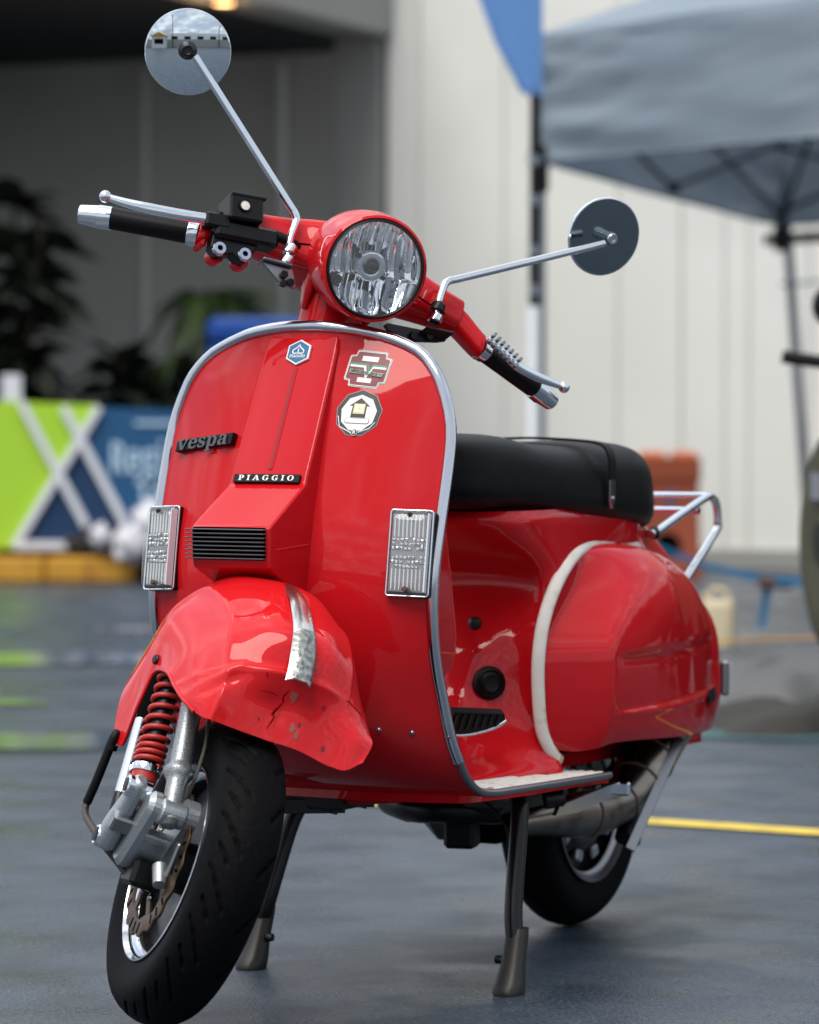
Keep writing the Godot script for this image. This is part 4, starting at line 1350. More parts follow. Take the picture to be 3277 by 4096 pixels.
func headlight() -> void:
	var fx := look(LC, LN, Vector3(0, .891, .454))
	var z := Vector3.BACK
	var g := Geo.new()
	g.lathe([Vector2(.0672, -.004), Vector2(.0676, .0035), Vector2(.0690, .0052), Vector2(.0712, .0048), Vector2(.0726, .0015), Vector2(.0726, -.006)], Vector3.ZERO, z, 56)
	var h := obj("headlight", g, M.black_plastic, SC, STEER * fx)
	g = Geo.new(); g.lathe([Vector2(.0678, .0044), Vector2(.0690, .0058), Vector2(.0702, .0050)], Vector3.ZERO, z, 56); part("bezel", g, M.dark_steel, h)
	# fluted reflector bowl
	g = Geo.new()
	var rows := []
	for i in 27:
		var r := .010 + .058 * i / 26.0
		var ring := PackedVector3Array()
		for k in 220:
			var a := TAU * k / 220
			var x := r * cos(a); var y := r * sin(a)
			var dz := -.050 * (1.0 - pow(r / .0685, 1.7))
			var xr := x * .93 + y * .36
			var edge := clampf((.068 - r) / .008, 0.0, 1.0) * clampf((r - .010) / .01, 0.0, 1.0)
			if y > -.014 + x * .25:
				var u := fposmod(xr / .0190 + .5, 1.0) - .5
				dz += edge * (.0080 * u * u * 4.0 + .0010 * sin(y * 45.0 + floor(xr / .0190 + .5) * 2.4))
			else:
				var u2 := fposmod(x / .027 + .25, 1.0) - .5
				dz += edge * (.0090 * u2 * u2 * 4.0 - .005)
			ring.append(Vector3(x, y, dz))
		rows.append(ring)
	g.grid(rows, true, false)
	part("reflector", g, M.reflector, h)
	# bulb shield, bulb, dark tip
	g = Geo.new(); g.lathe([Vector2(.0095, -.030), Vector2(.0095, -.017), Vector2(.0112, -.0140), Vector2(.0150, -.0125), Vector2(.0205, -.0138), Vector2(.0225, -.017), Vector2(.0225, -.034)], Vector3(-.002, .001, 0), z, 36); part("bulb_shield", g, M.chrome, h)
	for a in [2.75, -.35]:
		g = Geo.new(); g.box(Vector3(cos(a) * .0245 - .002, sin(a) * .0245, -.020), Vector3(.005, .006, .014), Basis(z, a)); part("clip", g, M.black_plastic, h)
	g = Geo.new(); g.lathe([Vector2(.0095, -.032), Vector2(.0092, -.020), Vector2(.0070, -.018), Vector2(.0055, -.010), Vector2(.0055, -.002)], Vector3(-.002, .001, 0), z, 20); part("bulb", g, M.steel, h)
	g = Geo.new(); g.lathe([Vector2(.0062, -.004), Vector2(.0066, .000), Vector2(.0050, .0045), Vector2(0, .006)], Vector3(-.002, .001, 0), z, 20); part("bulb_tip", g, M.black_plastic, h)
	g = Geo.new(); g.lathe([Vector2(.0075, -.030), Vector2(.0075, -.012), Vector2(.0060, -.010), Vector2(.0, -.010)], Vector3(-.043, -.034, 0), z, 18); part("parking_bulb", g, M.black_plastic, h)
	g = Geo.new()
	rows = []
	for i in 9:
		var r := .0676 * i / 8.0
		var ring := PackedVector3Array()
		for k in 48: ring.append(Vector3(cos(TAU * k / 48) * maxf(r, .0001), sin(TAU * k / 48) * maxf(r, .0001), .0115 - .0075 * pow(r / .0676, 2.0)))
		rows.append(ring)
	g.grid(rows, true, false)
	part("lens", g, M.clear_glass, h)

func hexnut(at: Vector3, axis: Vector3, r: float, h: float) -> Geo:
	var g := Geo.new()
	g.lathe([Vector2(0, h * .5), Vector2(r * .85, h * .5), Vector2(r, h * .36), Vector2(r, -h * .36), Vector2(r * .85, -h * .5), Vector2(0, -h * .5)], at, axis, 6)
	return g

func bars() -> void:
	for s in [1.0, -1.0]:
		var side := "left" if s > 0 else "right"
		var a := Vector3(.2315 * s, .905, .0245); var b := Vector3(.338 * s, .903, -.0205); var c := Vector3(.391 * s, .900, -.0455)
		var d := (b - a).normalized(); var d2 := (c - b).normalized()
		var g := Geo.new(); g.lathe([Vector2(.0, -.002), Vector2(.0172, -.002), Vector2(.0178, 0), Vector2(.0178, .011), Vector2(.0168, .013), Vector2(.014, .013)], a, d, 28)
		var gp := spart("grip", g, M.chrome)
		g = Geo.new(); g.lathe([Vector2(0, .0), Vector2(.0150, .0), Vector2(.0158, .002), Vector2(.0160, a.distance_to(b) * .5), Vector2(.0164, a.distance_to(b) - .001)], a + d * .013, d, 28); part("rubber_sleeve", g, M.rubber, gp)
		g = Geo.new(); g.lathe([Vector2(.0150, .010), Vector2(.0172, .0105), Vector2(.0174, .030), Vector2(.0165, .0305), Vector2(.0138, .056), Vector2(.0128, .058), Vector2(.0110, .0585), Vector2(0, .0585)], b, d2, 32); part("bar_end", g, M.chrome, gp)
	# right hand (brake) lever with the master cylinder
	var g := Geo.new()
	g.tube(crom(vv([[-.2074, .925, .055], [-.235, .9185, .055], [-.265, .9125, .051], [-.3096, .9080, .040], [-.345, .9075, .029], [-.3744, .9097, .020]]), 6), [.0070, .0074, .0078, .008, .008, .008, .008, .008, .008, .0082, .0084, .0086, .0086, .0086, .0086, .0086, .0086, .0086, .0086, .0084, .0082, .0080, .0077, .0074, .0071, .0068, .0064, .006, .0056, .0052, .0048], 12, true, false, .55, Vector3(0, -.3, 1))
	var lv := spart("brake_lever", g, M.chrome)
	g = Geo.new(); g.ball(Vector3(-.3752, .9100, .0197), .0088, 16); part("lever_ball", g, M.chrome, lv)
	g = Geo.new(); g.box(Vector3(-.215, .922, .050), Vector3(.038, .022, .026), Basis(Vector3.BACK, .2), .003); part("lever_clamp", g, M.black_plastic, lv)
	g = Geo.new(); g.lathe([Vector2(0, .016), Vector2(.006, .016), Vector2(.006, -.016), Vector2(0, -.016)], Vector3(-.215, .922, .052), Vector3(0, 1, .2), 12); part("pivot", g, M.dark_steel, lv)
	# clutch lever, toothed at its root
	g = Geo.new()
	g.tube(crom(vv([[.2300, .908, .058], [.262, .897, .054], [.2896, .8896, .046], [.3259, .8911, .035], [.352, .895, .027], [.3783, .8988, .020]]), 6), [.0058, .006, .006, .0062, .0064, .0066, .0067, .0067, .0069, .0070, .0072, .0073, .0075, .0075, .0075, .0075, .0075, .0075, .0075, .0073, .0072, .0070, .0068, .0066, .0064, .006, .0057, .0054, .0051, .0048, .0045], 12, true, false, .62, Vector3(0, -.3, 1))
	lv = spart("clutch_lever", g, M.chrome)
	g = Geo.new(); g.ball(Vector3(.3790, .8990, .0197), .0088, 16); part("lever_ball", g, M.chrome, lv)
	for k in 7:
		var t := k / 6.0
		var p := Vector3(.234, .9100, .058).lerp(Vector3(.286, .8935, .047), t)
		g = Geo.new(); g.box(p + Vector3(.0022, .0052, .003), Vector3(.0050, .0075, .010), Basis(Vector3.BACK, -.32), .0006); part("tooth", g, M.steel, lv)
		g = Geo.new(); g.box(p + Vector3(-.0022, -.0062, .003), Vector3(.0050, .0075, .010), Basis(Vector3.BACK, -.32), .0006); part("tooth", g, M.steel, lv)
	# master cylinder
	var bs := Basis(Vector3.BACK, .225)
	g = Geo.new(); g.box(Vector3(-.1815, .9525, .046), Vector3(.052, .0395, .054), bs, .003)
	var mc := spart("master_cylinder", g, M.black_plastic)
	g = Geo.new(); g.box(Vector3(-.1835, .9705, .046), Vector3(.0545, .006, .0565), bs, .0015); part("lid", g, M.black_plastic, mc)
	g = Geo.new(); g.box(Vector3(-.168, .921, .045), Vector3(.098, .028, .034), Basis(Vector3.BACK, .20), .005); part("cylinder_body", g, M.black_plastic, mc)
	g = Geo.new(); g.prism(PackedVector2Array([Vector2(-.2160, .928), Vector2(-.2135, .884), Vector2(-.2045, .873), Vector2(-.1935, .876), Vector2(-.180, .885), Vector2(-.1710, .880), Vector2(-.160, .8785), Vector2(-.1520, .889), Vector2(-.1420, .925)]), Transform3D.IDENTITY, .030, .052, .002); part("clamp_plate", g, M.black_plastic, mc)
	for q in [[-.2008, .884], [-.1625, .8900]]:
		g = Geo.new(); g.lathe([Vector2(.0035, .002), Vector2(.0042, .0045), Vector2(.0090, .0045), Vector2(.0105, .0025), Vector2(.0105, -.003)], Vector3(q[0], q[1], .0525), Vector3.BACK, 20); part("bolt", g, M.trim_alloy, mc)
		g = Geo.new(); g.lathe([Vector2(0, .0012), Vector2(.0038, .0012)], Vector3(q[0], q[1], .0545), Vector3.BACK, 6); part("bolt_socket", g, M.black_void, mc)
		g = Geo.new(); g.lathe([Vector2(0, .012), Vector2(.0115, .012), Vector2(.0125, .010), Vector2(.0125, -.006), Vector2(0, -.006)], Vector3(q[0] + .0035, q[1] - .0015, .022), Vector3.BACK, 20); part("boss", g, M.red_paint, mc)
	g = Geo.new(); g.lathe([Vector2(.0070, .0), Vector2(.0074, .0028), Vector2(.0096, .0028), Vector2(.0100, 0)], Vector3(-.1860, .9530, .0735), Vector3.BACK, 20); part("sight_ring", g, M.rubber, mc)
	g = Geo.new(); g.lathe([Vector2(0, .0022), Vector2(.0072, .0016), Vector2(.0074, 0)], Vector3(-.1860, .9530, .0735), Vector3.BACK, 20); part("sight_glass", g, M.white_rubber, mc)
	g = Geo.new(); g.tube(crom(vv([[-.145, .936, .046], [-.125, .938, .052], [-.105, .936, .056], [-.085, .934, .05], [-.07, .93, .04]]), 5), [.0085, .0082, .0080, .0078, .0076, .0075, .0072, .007, .007, .007, .0068, .0068, .0066, .0066, .0066, .0064, .0064, .0064, .0064, .0064, .0064], 10); part("hose_boot", g, M.rubber, mc)
	g = Geo.new(); g.box(Vector3(-.2230, .901, .022), Vector3(.013, .032, .030), Basis.IDENTITY, .004); part("collar", g, M.red_paint, mc)

func mirrors() -> void:
	for s in [-1.0, 1.0]:
		var foot: Vector3; var path: Array; var hub: Vector3; var c: Vector3; var nn: Vector3; var r: float
		if s < 0:
			foot = Vector3(-.0972, .900, .05)
			path = [[-.0965, .909, .05], [-.1003, .9412, .05], [-.0985, .966, .05], [-.0990, .9765, .0498], [-.1045, .9850, .0495], [-.118, .9970, .0488], [-.21, .1, .1], [-.3015, .1, .1]]
			path[6] = [-.2100, 1.0792, .0442]; path[7] = [-.3060, 1.1655, .0392]
			c = Vector3(-.3153, 1.1761, .025); nn = MIRROR_N; r = .0632
			hub = Vector3(-.3165, 1.1718, .040)
		else:
			foot = Vector3(.1450, .895, .05)
			path = [[.1440, .912, .05], [.1431, .934, .05], [.1450, .9600, .05], [.1475, .9715, .0498], [.1545, .9790, .0492], [.170, .9895, .048], [.27, 1.0610, .0395], [.3862, 1.1446, .030]]
			c = Vector3(.3968, 1.1746, -.004); nn = Vector3(.201, -.481, .851).normalized(); r = .0612
			hub = Vector3(.3958, 1.1562, .0295)
		var off := Vector3(-.0051, -.0081, .016)
		for q in path: q[0] += off.x; q[1] += off.y; q[2] += off.z
		hub += off; c += off
		var g := Geo.new()
		g.tube(crom(vv(path), 4), .0058, 12)
		var m := spart("mirror", g, M.chrome, "round mirror on the %s" % ("long upright stem by the brake lever" if s < 0 else "stem leaning out over the clutch lever"))
		g = Geo.new()
		var dome := []
		for k in 15:
			var q := (r - .0022) * k / 14.0
			dome.append(Vector2(q, .0030 + (.0050 if s < 0 else .0006) * (1.0 - pow(q / (r - .0022), 2.0))))
		g.lathe(dome, c, nn, 64)
		part("mirror_face", g, M.mirror_chrome if s < 0 else M.dark_mirror, m)
		g = Geo.new()
		g.lathe([Vector2(r - .0022, .0030), Vector2(r - .0006, .0026), Vector2(r, .0010), Vector2(r, -.0014), Vector2(r - .002, -.003), Vector2(0, -.003)], c, nn, 64)
		part("mirror_rim", g, M.chrome, m)
		g = Geo.new()
		var hd := (hub - (c + nn * .003)) if s > 0 else nn * .016
		g.lathe([Vector2(.0142, 0), Vector2(.0135, .006), Vector2(.0098, .012), Vector2(.0088, .0175), Vector2(.0066, .019), Vector2(.0050, .0175), Vector2(0, .0172)] if s < 0 else [Vector2(.0090, 0), Vector2(.0092, .006), Vector2(.0088, .012), Vector2(.0098, .016), Vector2(.0098, .026), Vector2(.0080, .029), Vector2(.0045, .029), Vector2(.0040, .026), Vector2(0, .026)], c + nn * (.007 if s < 0 else .003) + Vector3(-.001, .002, 0), nn, 22)
		part("ball_joint", g, M.dark_steel if s < 0 else M.chrome, m)
		part("nut", hexnut(Vector3(path[0][0], path[0][1] + .017, .066), Vector3(0, 1, 0), .0108, .015), M.chrome if s < 0 else M.dark_steel, m)
		part("nut", hexnut(Vector3(path[0][0] * 1.0, path[0][1] - .001, .066), Vector3(0, 1, 0), .0108, .014), M.chrome, m)
		# bracket under the bar
		g = Geo.new()
		if s < 0:
			g.box(Vector3(-.1165, .8895, .060), Vector3(.046, .0042, .030), Basis(Vector3.BACK, .13), .0015)
			g.prism(PackedVector2Array([Vector2(-.1350, .8900), Vector2(-.1020, .8700), Vector2(-.0785, .8665), Vector2(-.0740, .8720), Vector2(-.0860, .8965)]), Transform3D(Basis.IDENTITY, Vector3(-.004, -.006, .012)), .050, .054, .001)
		else:
			g.prism(PackedVector2Array([Vector2(.0720, .8720), Vector2(.0800, .8655), Vector2(.1180, .8640), Vector2(.1580, .8785), Vector2(.1700, .8850), Vector2(.1710, .8905), Vector2(.1600, .8930), Vector2(.0760, .8770)]), Transform3D.IDENTITY, .040, .046, .001)
			g.box(Vector3(.1480, .8840, .058), Vector3(.044, .0045, .034), Basis(Vector3.BACK, .16), .0015)
		var br := spart("mirror_bracket", g, M.steel if s < 0 else M.dark_steel)
		for q in ([[-.098, .882], [-.086, .874], [-.096, .868]] if s < 0 else [[.118, .872], [.142, .881]]):
			part("bolt", hexnut(Vector3(q[0] - .004, q[1] - .006, .069) if s < 0 else Vector3(q[0], q[1], .049), Vector3(0, -.35, 1), .0062, .009), M.dark_steel, br)

func fender() -> void:
	var R := [
		[[-.1, .169, .172], [-.093, .160, .19], [-.085, .156, .203], [-.04, .155, .203], [0, .1545, .204], [.04, .153, .212], [.085, .143, .222], [.108, .1425, .231], [.128, .160, .236]],
		[[-.112, .19, .145], [-.10, .186, .178], [-.081, .190, .211], [-.04, .197, .211], [0, .20, .212], [.04, .198, .226], [.09, .19, .233], [.115, .185, .236], [.138, .19, .228]],
		[[-.118, .215, .112], [-.106, .225, .15], [-.08, .234, .206], [-.04, .240, .228], [0, .242, .242], [.045, .240, .246], [.09, .238, .227], [.117, .230, .214], [.137, .22, .20]],
		[[-.122, .245, .07], [-.109, .27, .115], [-.08, .289, .180], [-.04, .30, .214], [0, .304, .231], [.045, .30, .235], [.09, .283, .2185], [.112, .27, .195], [.13, .265, .165]],
		[[-.122, .258, .01], [-.118, .31, .05], [-.08, .335, .143], [-.04, .357, .165], [0, .369, .171], [.045, .36, .175], [.09, .342, .172], [.112, .32, .148], [.128, .30, .11]],
		[[-.125, .215, -.015], [-.124, .33, .0], [-.09, .39, .055], [-.045, .405, .092], [0, .410, .115], [.045, .405, .12], [.088, .375, .12], [.11, .345, .08], [.125, .31, .04]],
		[[-.12, .167, -.06], [-.129, .27, -.045], [-.112, .37, -.012], [-.055, .43, .008], [0, .44, .02], [.05, .435, .02], [.09, .415, .02], [.11, .37, -.02], [.12, .32, -.04]],
		[[-.127, .180, -.090], [-.130, .25, -.095], [-.105, .36, -.085], [-.055, .43, -.075], [0, .455, -.07], [.05, .44, -.08], [.092, .39, -.085], [.11, .32, -.11], [.115, .24, -.13]]]
	var ctl := []
	for r in R:
		var p := vv(r)
		var o := []
		for j in p.size():
			if j in [2, 6]:
				o.append(p[j].lerp(p[j - 1], .22)); o.append(p[j].lerp(p[j - 1], .05))
				o.append(p[j].lerp(p[j + 1], .05)); o.append(p[j].lerp(p[j + 1], .22))
			else:
				o.append(p[j])
		ctl.append(o)
	# the knee where the lower front was bent in
	for side in [1, 3]:
		var o := []
		for j in ctl[2].size(): o.append(ctl[2][j].lerp(ctl[1 if side == 1 else 4][j], .34))
		ctl.insert(2 if side == 1 else 4, o)
	var rows := dense(ctl, 6, 7)
	# dents and buckles where it was hit
	var f := FastNoiseLite.new(); f.seed = 6; f.frequency = 14.0; f.fractal_octaves = 2
	var f2 := FastNoiseLite.new(); f2.seed = 16; f2.frequency = 45.0; f2.fractal_octaves = 2
	var hits := [[Vector3(-.088, .205, .17), .035, .003], [Vector3(.0, .19, .212), .04, .0022]]
	for i in rows.size():
		for j in rows[i].size():
			var p: Vector3 = rows[i][j]
			var dz := 0.0
			for h in hits:
				var k := exp(-p.distance_squared_to(h[0]) / (h[1] * h[1]))
				dz += k * h[2] * (f.get_noise_3dv(p) + .35 * f2.get_noise_3dv(p))
			# a fold that runs up from the left rim
			var q := Vector2((p.x + .09) * .6 + (p.y - .20) * 1.0, p.z)
			dz += .0035 * exp(-pow((p.y - .215 - (p.x + .09) * .9) / .006, 2.0)) * exp(-pow((p.x + .075) / .025, 2.0))
			dz -= .003 * exp(-pow((p.y - .203 - (p.x + .09) * .7) / .006, 2.0)) * exp(-pow((p.x + .075) / .022, 2.0))
			rows[i][j] = p + (p - Vector3(0, .06, .0)).normalized() * dz
	var g := Geo.new(); g.shell(rows, .0016, true)
	var fe := spart("front_mudguard", g, M.dented_red_paint)
	# rolled edge along the wheel arch
	var rim := PackedVector3Array()
	for i in rows.size() - 7: rim.append(rows[i][0])
	g = Geo.new(); g.tube(rim, .0028, 7); part("rolled_edge", g, M.red_paint, fe)
	var seam := PackedVector3Array(vv([[-.1245, .325, -.03], [-.1205, .305, .012], [-.1125, .281, .055], [-.100, .252, .098]]))
	g = Geo.new(); g.tube(crom(Array(seam), 5), .0016, 6); part("crease", g, M.dark_red, fe)
	# remains of the crest strip, bound with tape
	var crest := vv([[.004, .4035, .1230], [.004, .372, .176], [.004, .344, .207], [.004, .305, .240], [.004, .270, .256], [.004, .246, .262], [.003, .2245, .2655]])
	var l := []; var rr := []; var a := []; var b := []
	for k in crest.size():
		var p: Vector3 = crest[k]
		var w := lerpf(.010, .015, clampf(k / 4.0, 0, 1))
		var lift := lerpf(.003, .004, k / 6.0)
		var o := Vector3(0, .35, .94) if k > 2 else Vector3(0, .7, .7)
		l.append(p + Vector3(-w - .002, 0, 0) - o * .004); a.append(p + Vector3(-w * .6, 0, 0) + o * lift)
		b.append(p + Vector3(w * .6, 0, 0) + o * lift); rr.append(p + Vector3(w + .002, 0, 0) - o * .004)
	g = Geo.new(); g.shell([crom(l, 5), crom(a, 5), crom(b, 5), crom(rr, 5)], .0015)
	var cs := part("crest_strip", g, M.foil, fe)
	var tp := []
	for col in [l, a, b, rr]:
		var c := []
		for k in range(3, 7): c.append(col[k] + Vector3(0, .0008, .0016))
		tp.append(crom(c, 8))
	g = Geo.new(); g.shell(tp, .001); part("tape", g, M.silver_tape, fe)
	# crack and chipped paint
	g = Geo.new()
	var crack := vv([[.004, .2225, .2325], [.001, .2125, .2225], [.0035, .207, .2188], [-.0045, .190, .2135], [-.0015, .186, .2128], [-.0065, .168, .2095]])
	g.tube(crom(crack, 3), [.0004, .0006, .0008, .0010, .0011, .0009, .0006, .0008, .0013, .0016, .0012, .0007, .0009, .0011, .0008, .0004], 6, true, false, .5)
	g.tube(pv([[-.030, .212, .2215], [-.018, .2135, .2215], [-.006, .2125, .2225]]), [.0004, .0009, .0005], 6, true, false, .5)
	g.tube(pv([[-.032, .236, .2300], [-.029, .230, .2285]]), [.0009, .0004], 6, true, false, .5)
	part("crack", g, M.black_void, fe)
	var chips := [[.012, .216, .0075], [.028, .176, .0065], [.032, .168, .0055], [.030, .186, .0032], [.074, .164, .0045], [.056, .214, .0030], [-.020, .176, .0022]]
	for q in chips:
		# nearest place on the sheet
		var best := Vector3.ZERO; var bd := INF; var bi := 0; var bj := 0
		for i in range(1, 40):
			for j in range(18, rows[0].size() - 1):
				var d := Vector2(rows[i][j].x - q[0], rows[i][j].y - q[1]).length()
				if d < bd: bd = d; best = rows[i][j]; bi = i; bj = j
		var nn: Vector3 = (rows[bi][bj + 1] - rows[bi][bj - 1]).cross(rows[bi + 1][bj] - rows[bi - 1][bj]).normalized()
		if nn.z < 0: nn = -nn
		g = Geo.new()
		var fx := look(best, nn)
		var ff := FastNoiseLite.new(); ff.seed = int(q[0] * 9999) + 40; ff.frequency = 1.3
		var poly := PackedVector2Array()
		for k in 14:
			var an := TAU * k / 14
			poly.append(Vector2(cos(an) * .8, sin(an) * 1.3) * q[2] * (.75 + .6 * ff.get_noise_2d(cos(an) * 2, sin(an) * 2)))
		g.prism(poly, fx, -.0012, .0008)
		part("paint_chip", g, M.gold_primer if q[2] > .0045 else M.dark_red, fe)
	part("bolt", hexnut(Vector3(-.1235, .277, .012), Vector3(-1, 0, .3), .0072, .008), M.dark_steel, fe)

# outline round two circles, as a polygon in the (z, y) plane
func hull2(c1: Vector2, r1: float, c2: Vector2, r2: float) -> PackedVector2Array:
	var p := circle2(r1, 20, c1); p.append_array(circle2(r2, 20, c2))
	var h := Geometry2D.convex_hull(p)
	h.resize(h.size() - 1)
	return h

# prism along x from a polygon given as (z, y)
func along_x(poly: PackedVector2Array, x0: float, x1: float, bevel := 0.002) -> Geo:
	var g := Geo.new()
	var sg := signf(x1 - x0)
	g.prism(poly, Transform3D(Basis(Vector3.BACK, Vector3.UP, Vector3.RIGHT * sg), Vector3(x0, 0, 0)), 0.0, absf(x1 - x0), bevel)
	return g

func fork() -> void:
	var X := -.080
	var g := Geo.new()
	g.lathe([Vector2(0, .33), Vector2(.0150, .33), Vector2(.0150, .075), Vector2(.0165, .070), Vector2(.0205, .064), Vector2(.0210, .058), Vector2(.0175, .052), Vector2(.0142, .045), Vector2(.0140, .012), Vector2(.0165, .002), Vector2(.0160, -.014), Vector2(.010, -.021), Vector2(0, -.022)], Vector3(X, .042, .118), Vector3(0, .952, -.175), 28)
	var fk := spart("fork_leg", g, M.pitted_silver)
	g = along_x(circle2(.0175, 24, Vector2(.119, .040)), X + .017, X - .017); part("pivot_eye", g, M.cast_alloy, fk)
	# link arm
	g = along_x(hull2(Vector2(.110, .045), .024, Vector2(.030, .002), .027), -.044, -.061, .007)
	var la := spart("link_arm", g, M.cast_alloy)
	part("outer_cheek", along_x(hull2(Vector2(.108, .046), .020, Vector2(.030, .004), .028), -.097, -.114, .007), M.cast_alloy, la)
	part("web", along_x(hull2(Vector2(.068, .0145), .012, Vector2(.028, -.002), .022), -.058, -.100, .004), M.cast_alloy, la)
	g = Geo.new()
	g.tube(crom(vv([[-.126, .078, .104], [-.126, .068, .090], [-.1265, .050, .066], [-.127, .030, .038], [-.126, .012, .012], [-.126, .004, .001]]), 5), [.008, .011, .0135, .0148, .0155, .0160, .0162, .0164, .0166, .0168, .0172, .0178, .0184, .019, .0196, .0202, .0206, .0208, .0208, .0206, .0204, .0200, .0190, .017, .014, .010], 18, true, false, .80, Vector3.RIGHT)
	part("shock_arm", g, M.cast_alloy, la)
	g = Geo.new(); g.lathe([Vector2(0, .004), Vector2(.012, .004), Vector2(.0145, .002), Vector2(.0148, -.03), Vector2(0, -.03)], Vector3(-.139, .068, .090), Vector3(-1, 0, 0), 24); part("shock_eye", g, M.chrome, la)
	g = Geo.new(); g.lathe([Vector2(0, .0055), Vector2(.0095, .0050), Vector2(.0105, .003)], Vector3(-.139, .068, .090), Vector3(-1, 0, 0), 24); part("eye_cap", g, M.black_plastic, la)
	g = Geo.new(); g.lathe([Vector2(0, .0055), Vector2(.0130, .0050), Vector2(.016, .001), Vector2(.017, -.01)], Vector3(-.139, .012, .010), Vector3(-1, 0, 0), 24); part("axle_cap", g, M.chrome, la)
	g = Geo.new(); g.lathe([Vector2(0, .003), Vector2(.0105, .002)], Vector3(-.1435, .012, .010), Vector3(-1, 0, 0), 24); part("cap_face", g, M.black_plastic, la)
	g = Geo.new(); g.box(Vector3(-.1255, .026, .058), Vector3(.031, .024, .026), Basis(Vector3.RIGHT, -.65), .003); part("clamp", g, M.steel, la)
	# shock absorber
	var s0 := Vector3(-.097, .272, .022); var s1 := Vector3(-.102, .083, .024)
	var d := (s1 - s0).normalized()
	g = Geo.new(); g.lathe([Vector2(0, 0), Vector2(.0135, 0), Vector2(.0135, .15), Vector2(.0145, .152), Vector2(.0145, .195), Vector2(.010, .20), Vector2(0, .20)], s0, d, 24)
	var sh := spart("shock_absorber", g, M.dark_steel)
	var u := d.cross(Vector3.RIGHT).normalized(); var v := d.cross(u)
	var path := PackedVector3Array()
	var y := .0
	var ang := 0.0
	while y < .150:
		path.append(s0 + d * y + (u * cos(ang) + v * sin(ang)) * .0182)
		ang += TAU / 26
		y += (.0158 if y < .115 else .0095) / 26.0
	g = Geo.new(); g.tube(path, .0038, 8); part("coil_spring", g, M.spring_red, sh)
	g = Geo.new(); g.lathe([Vector2(.012, .150), Vector2(.0205, .150), Vector2(.0212, .152), Vector2(.0212, .159), Vector2(.0205, .161), Vector2(.015, .161)], s0, d, 28); part("spring_collar", g, M.chrome, sh)
	g = Geo.new(); g.lathe([Vector2(.0185, .161), Vector2(.0180, .170), Vector2(.0165, .176), Vector2(.0160, .200), Vector2(.012, .204), Vector2(0, .204)], s0, d, 28); part("lower_body", g, M.spring_red, sh)
	var r0 := Vector3(-.120, .190, .004); var r1 := Vector3(-.1245, .045, .010)
	var rd := (r1 - r0).normalized()
	g = Geo.new(); g.lathe([Vector2(0, 0), Vector2(.0085, 0), Vector2(.0092, .002), Vector2(.0092, .115), Vector2(0, .115)], r0, rd, 20); part("reservoir", g, M.chrome, sh)
	g = Geo.new(); g.lathe([Vector2(.0095, .112), Vector2(.0100, .114), Vector2(.0100, .136), Vector2(.0085, .139), Vector2(0, .139)], r0, rd, 20); part("reservoir_cap", g, M.black_paint, sh)
	g = Geo.new(); g.box(Vector3(-.112, .125, .016), Vector3(.024, .008, .012), Basis.IDENTITY, .002); part("reservoir_clamp", g, M.dark_steel, sh)
	# black inner guard that closes the arch behind the spring
	var ig := along_x(PackedVector2Array([Vector2(-.155, .215), Vector2(-.095, .155), Vector2(0, .17), Vector2(.005, .33), Vector2(-.06, .365), Vector2(-.15, .33)]), -.081, -.085, .001)
	spart("inner_guard", ig, M.black_void)
	# disc brake
	g = Geo.new()
	var rows := []
	for q in [[0, -.0495], [1, -.0495], [1, -.0535], [0, -.0535], [0, -.0495]]:
		var ring := PackedVector3Array()
		for k in 144:
			var a := TAU * k / 144
			var r: float = .1065 + .0032 * sin(a * 18) if q[0] == 1 else .083 + .003 * sin(a * 9)
			ring.append(Vector3(q[1], sin(a) * r, .03 + cos(a) * r))
		rows.append(ring)
	g.grid(rows, true)
	var dk := spart("brake_disc", g, mat("disc_bronze", Color(.34, .27, .21), .45, .85))
	for k in 7:
		var a := TAU * k / 7 + .3
		var c := Vector2(.03 + cos(a) * .068, sin(a) * .068)
		var poly := PackedVector2Array()
		for p in [[-.022, -.006], [.020, -.010], [.020, .004], [-.022, .006]]: poly.append(c + Vector2(p[0], p[1]).rotated(a + .5))
		part("spoke", along_x(poly, -.0497, -.0533, 0.0), M.disc_bronze, dk)
		g = Geo.new(); g.lathe([Vector2(0, .004), Vector2(.0035, .003), Vector2(.0048, 0)], Vector3(-.0535, sin(a) * .056, .03 + cos(a) * .056), Vector3.LEFT, 12); part("button", g, M.steel, dk)
		for t in [-.20, .0, .20]:
			var h := Vector2(.03 + cos(a + t + .45) * .0955, sin(a + t + .45) * .0955)
			part("slot", along_x(hull2(h + Vector2.from_angle(a + t + .45) * .006, .0022, h - Vector2.from_angle(a + t + .45) * .005, .0022), -.0530, -.0540, 0.0), M.black_void, dk)
	g = Geo.new(); g.box(Vector3(-.070, -.026, .030), Vector3(.046, .040, .055), Basis(Vector3.RIGHT, .25), .006)
	var ca := spart("brake_caliper", g, M.black_plastic)
	g = Geo.new(); g.tube(pv([[-.062, -.022, .075], [-.062, -.050, .088]]), [.012, .009], 14); part("piston_boss", g, M.cast_alloy, ca)
	g = Geo.new(); g.box(Vector3(-.061, -.020, .118), Vector3(.006, .05, .012), Basis(Vector3.RIGHT, .5), .002); part("mounting_lug", g, M.steel, ca)
	# brake hose and speedometer cable
	g = Geo.new(); g.tube(crom(vv([[-.126, .188, -.078], [-.13, .1735, -.0794], [-.13, .1219, -.1054], [-.13, .0906, -.1266], [-.13, .070, -.1150], [-.128, .0425, -.0700], [-.125, .006, -.005], [-.105, -.012, .004], [-.085, -.034, .020]]), 7), .0050, 10)
	var ho := spart("brake_hose", g, mat("hose_brown", lin(.035, .022, .016), .5))
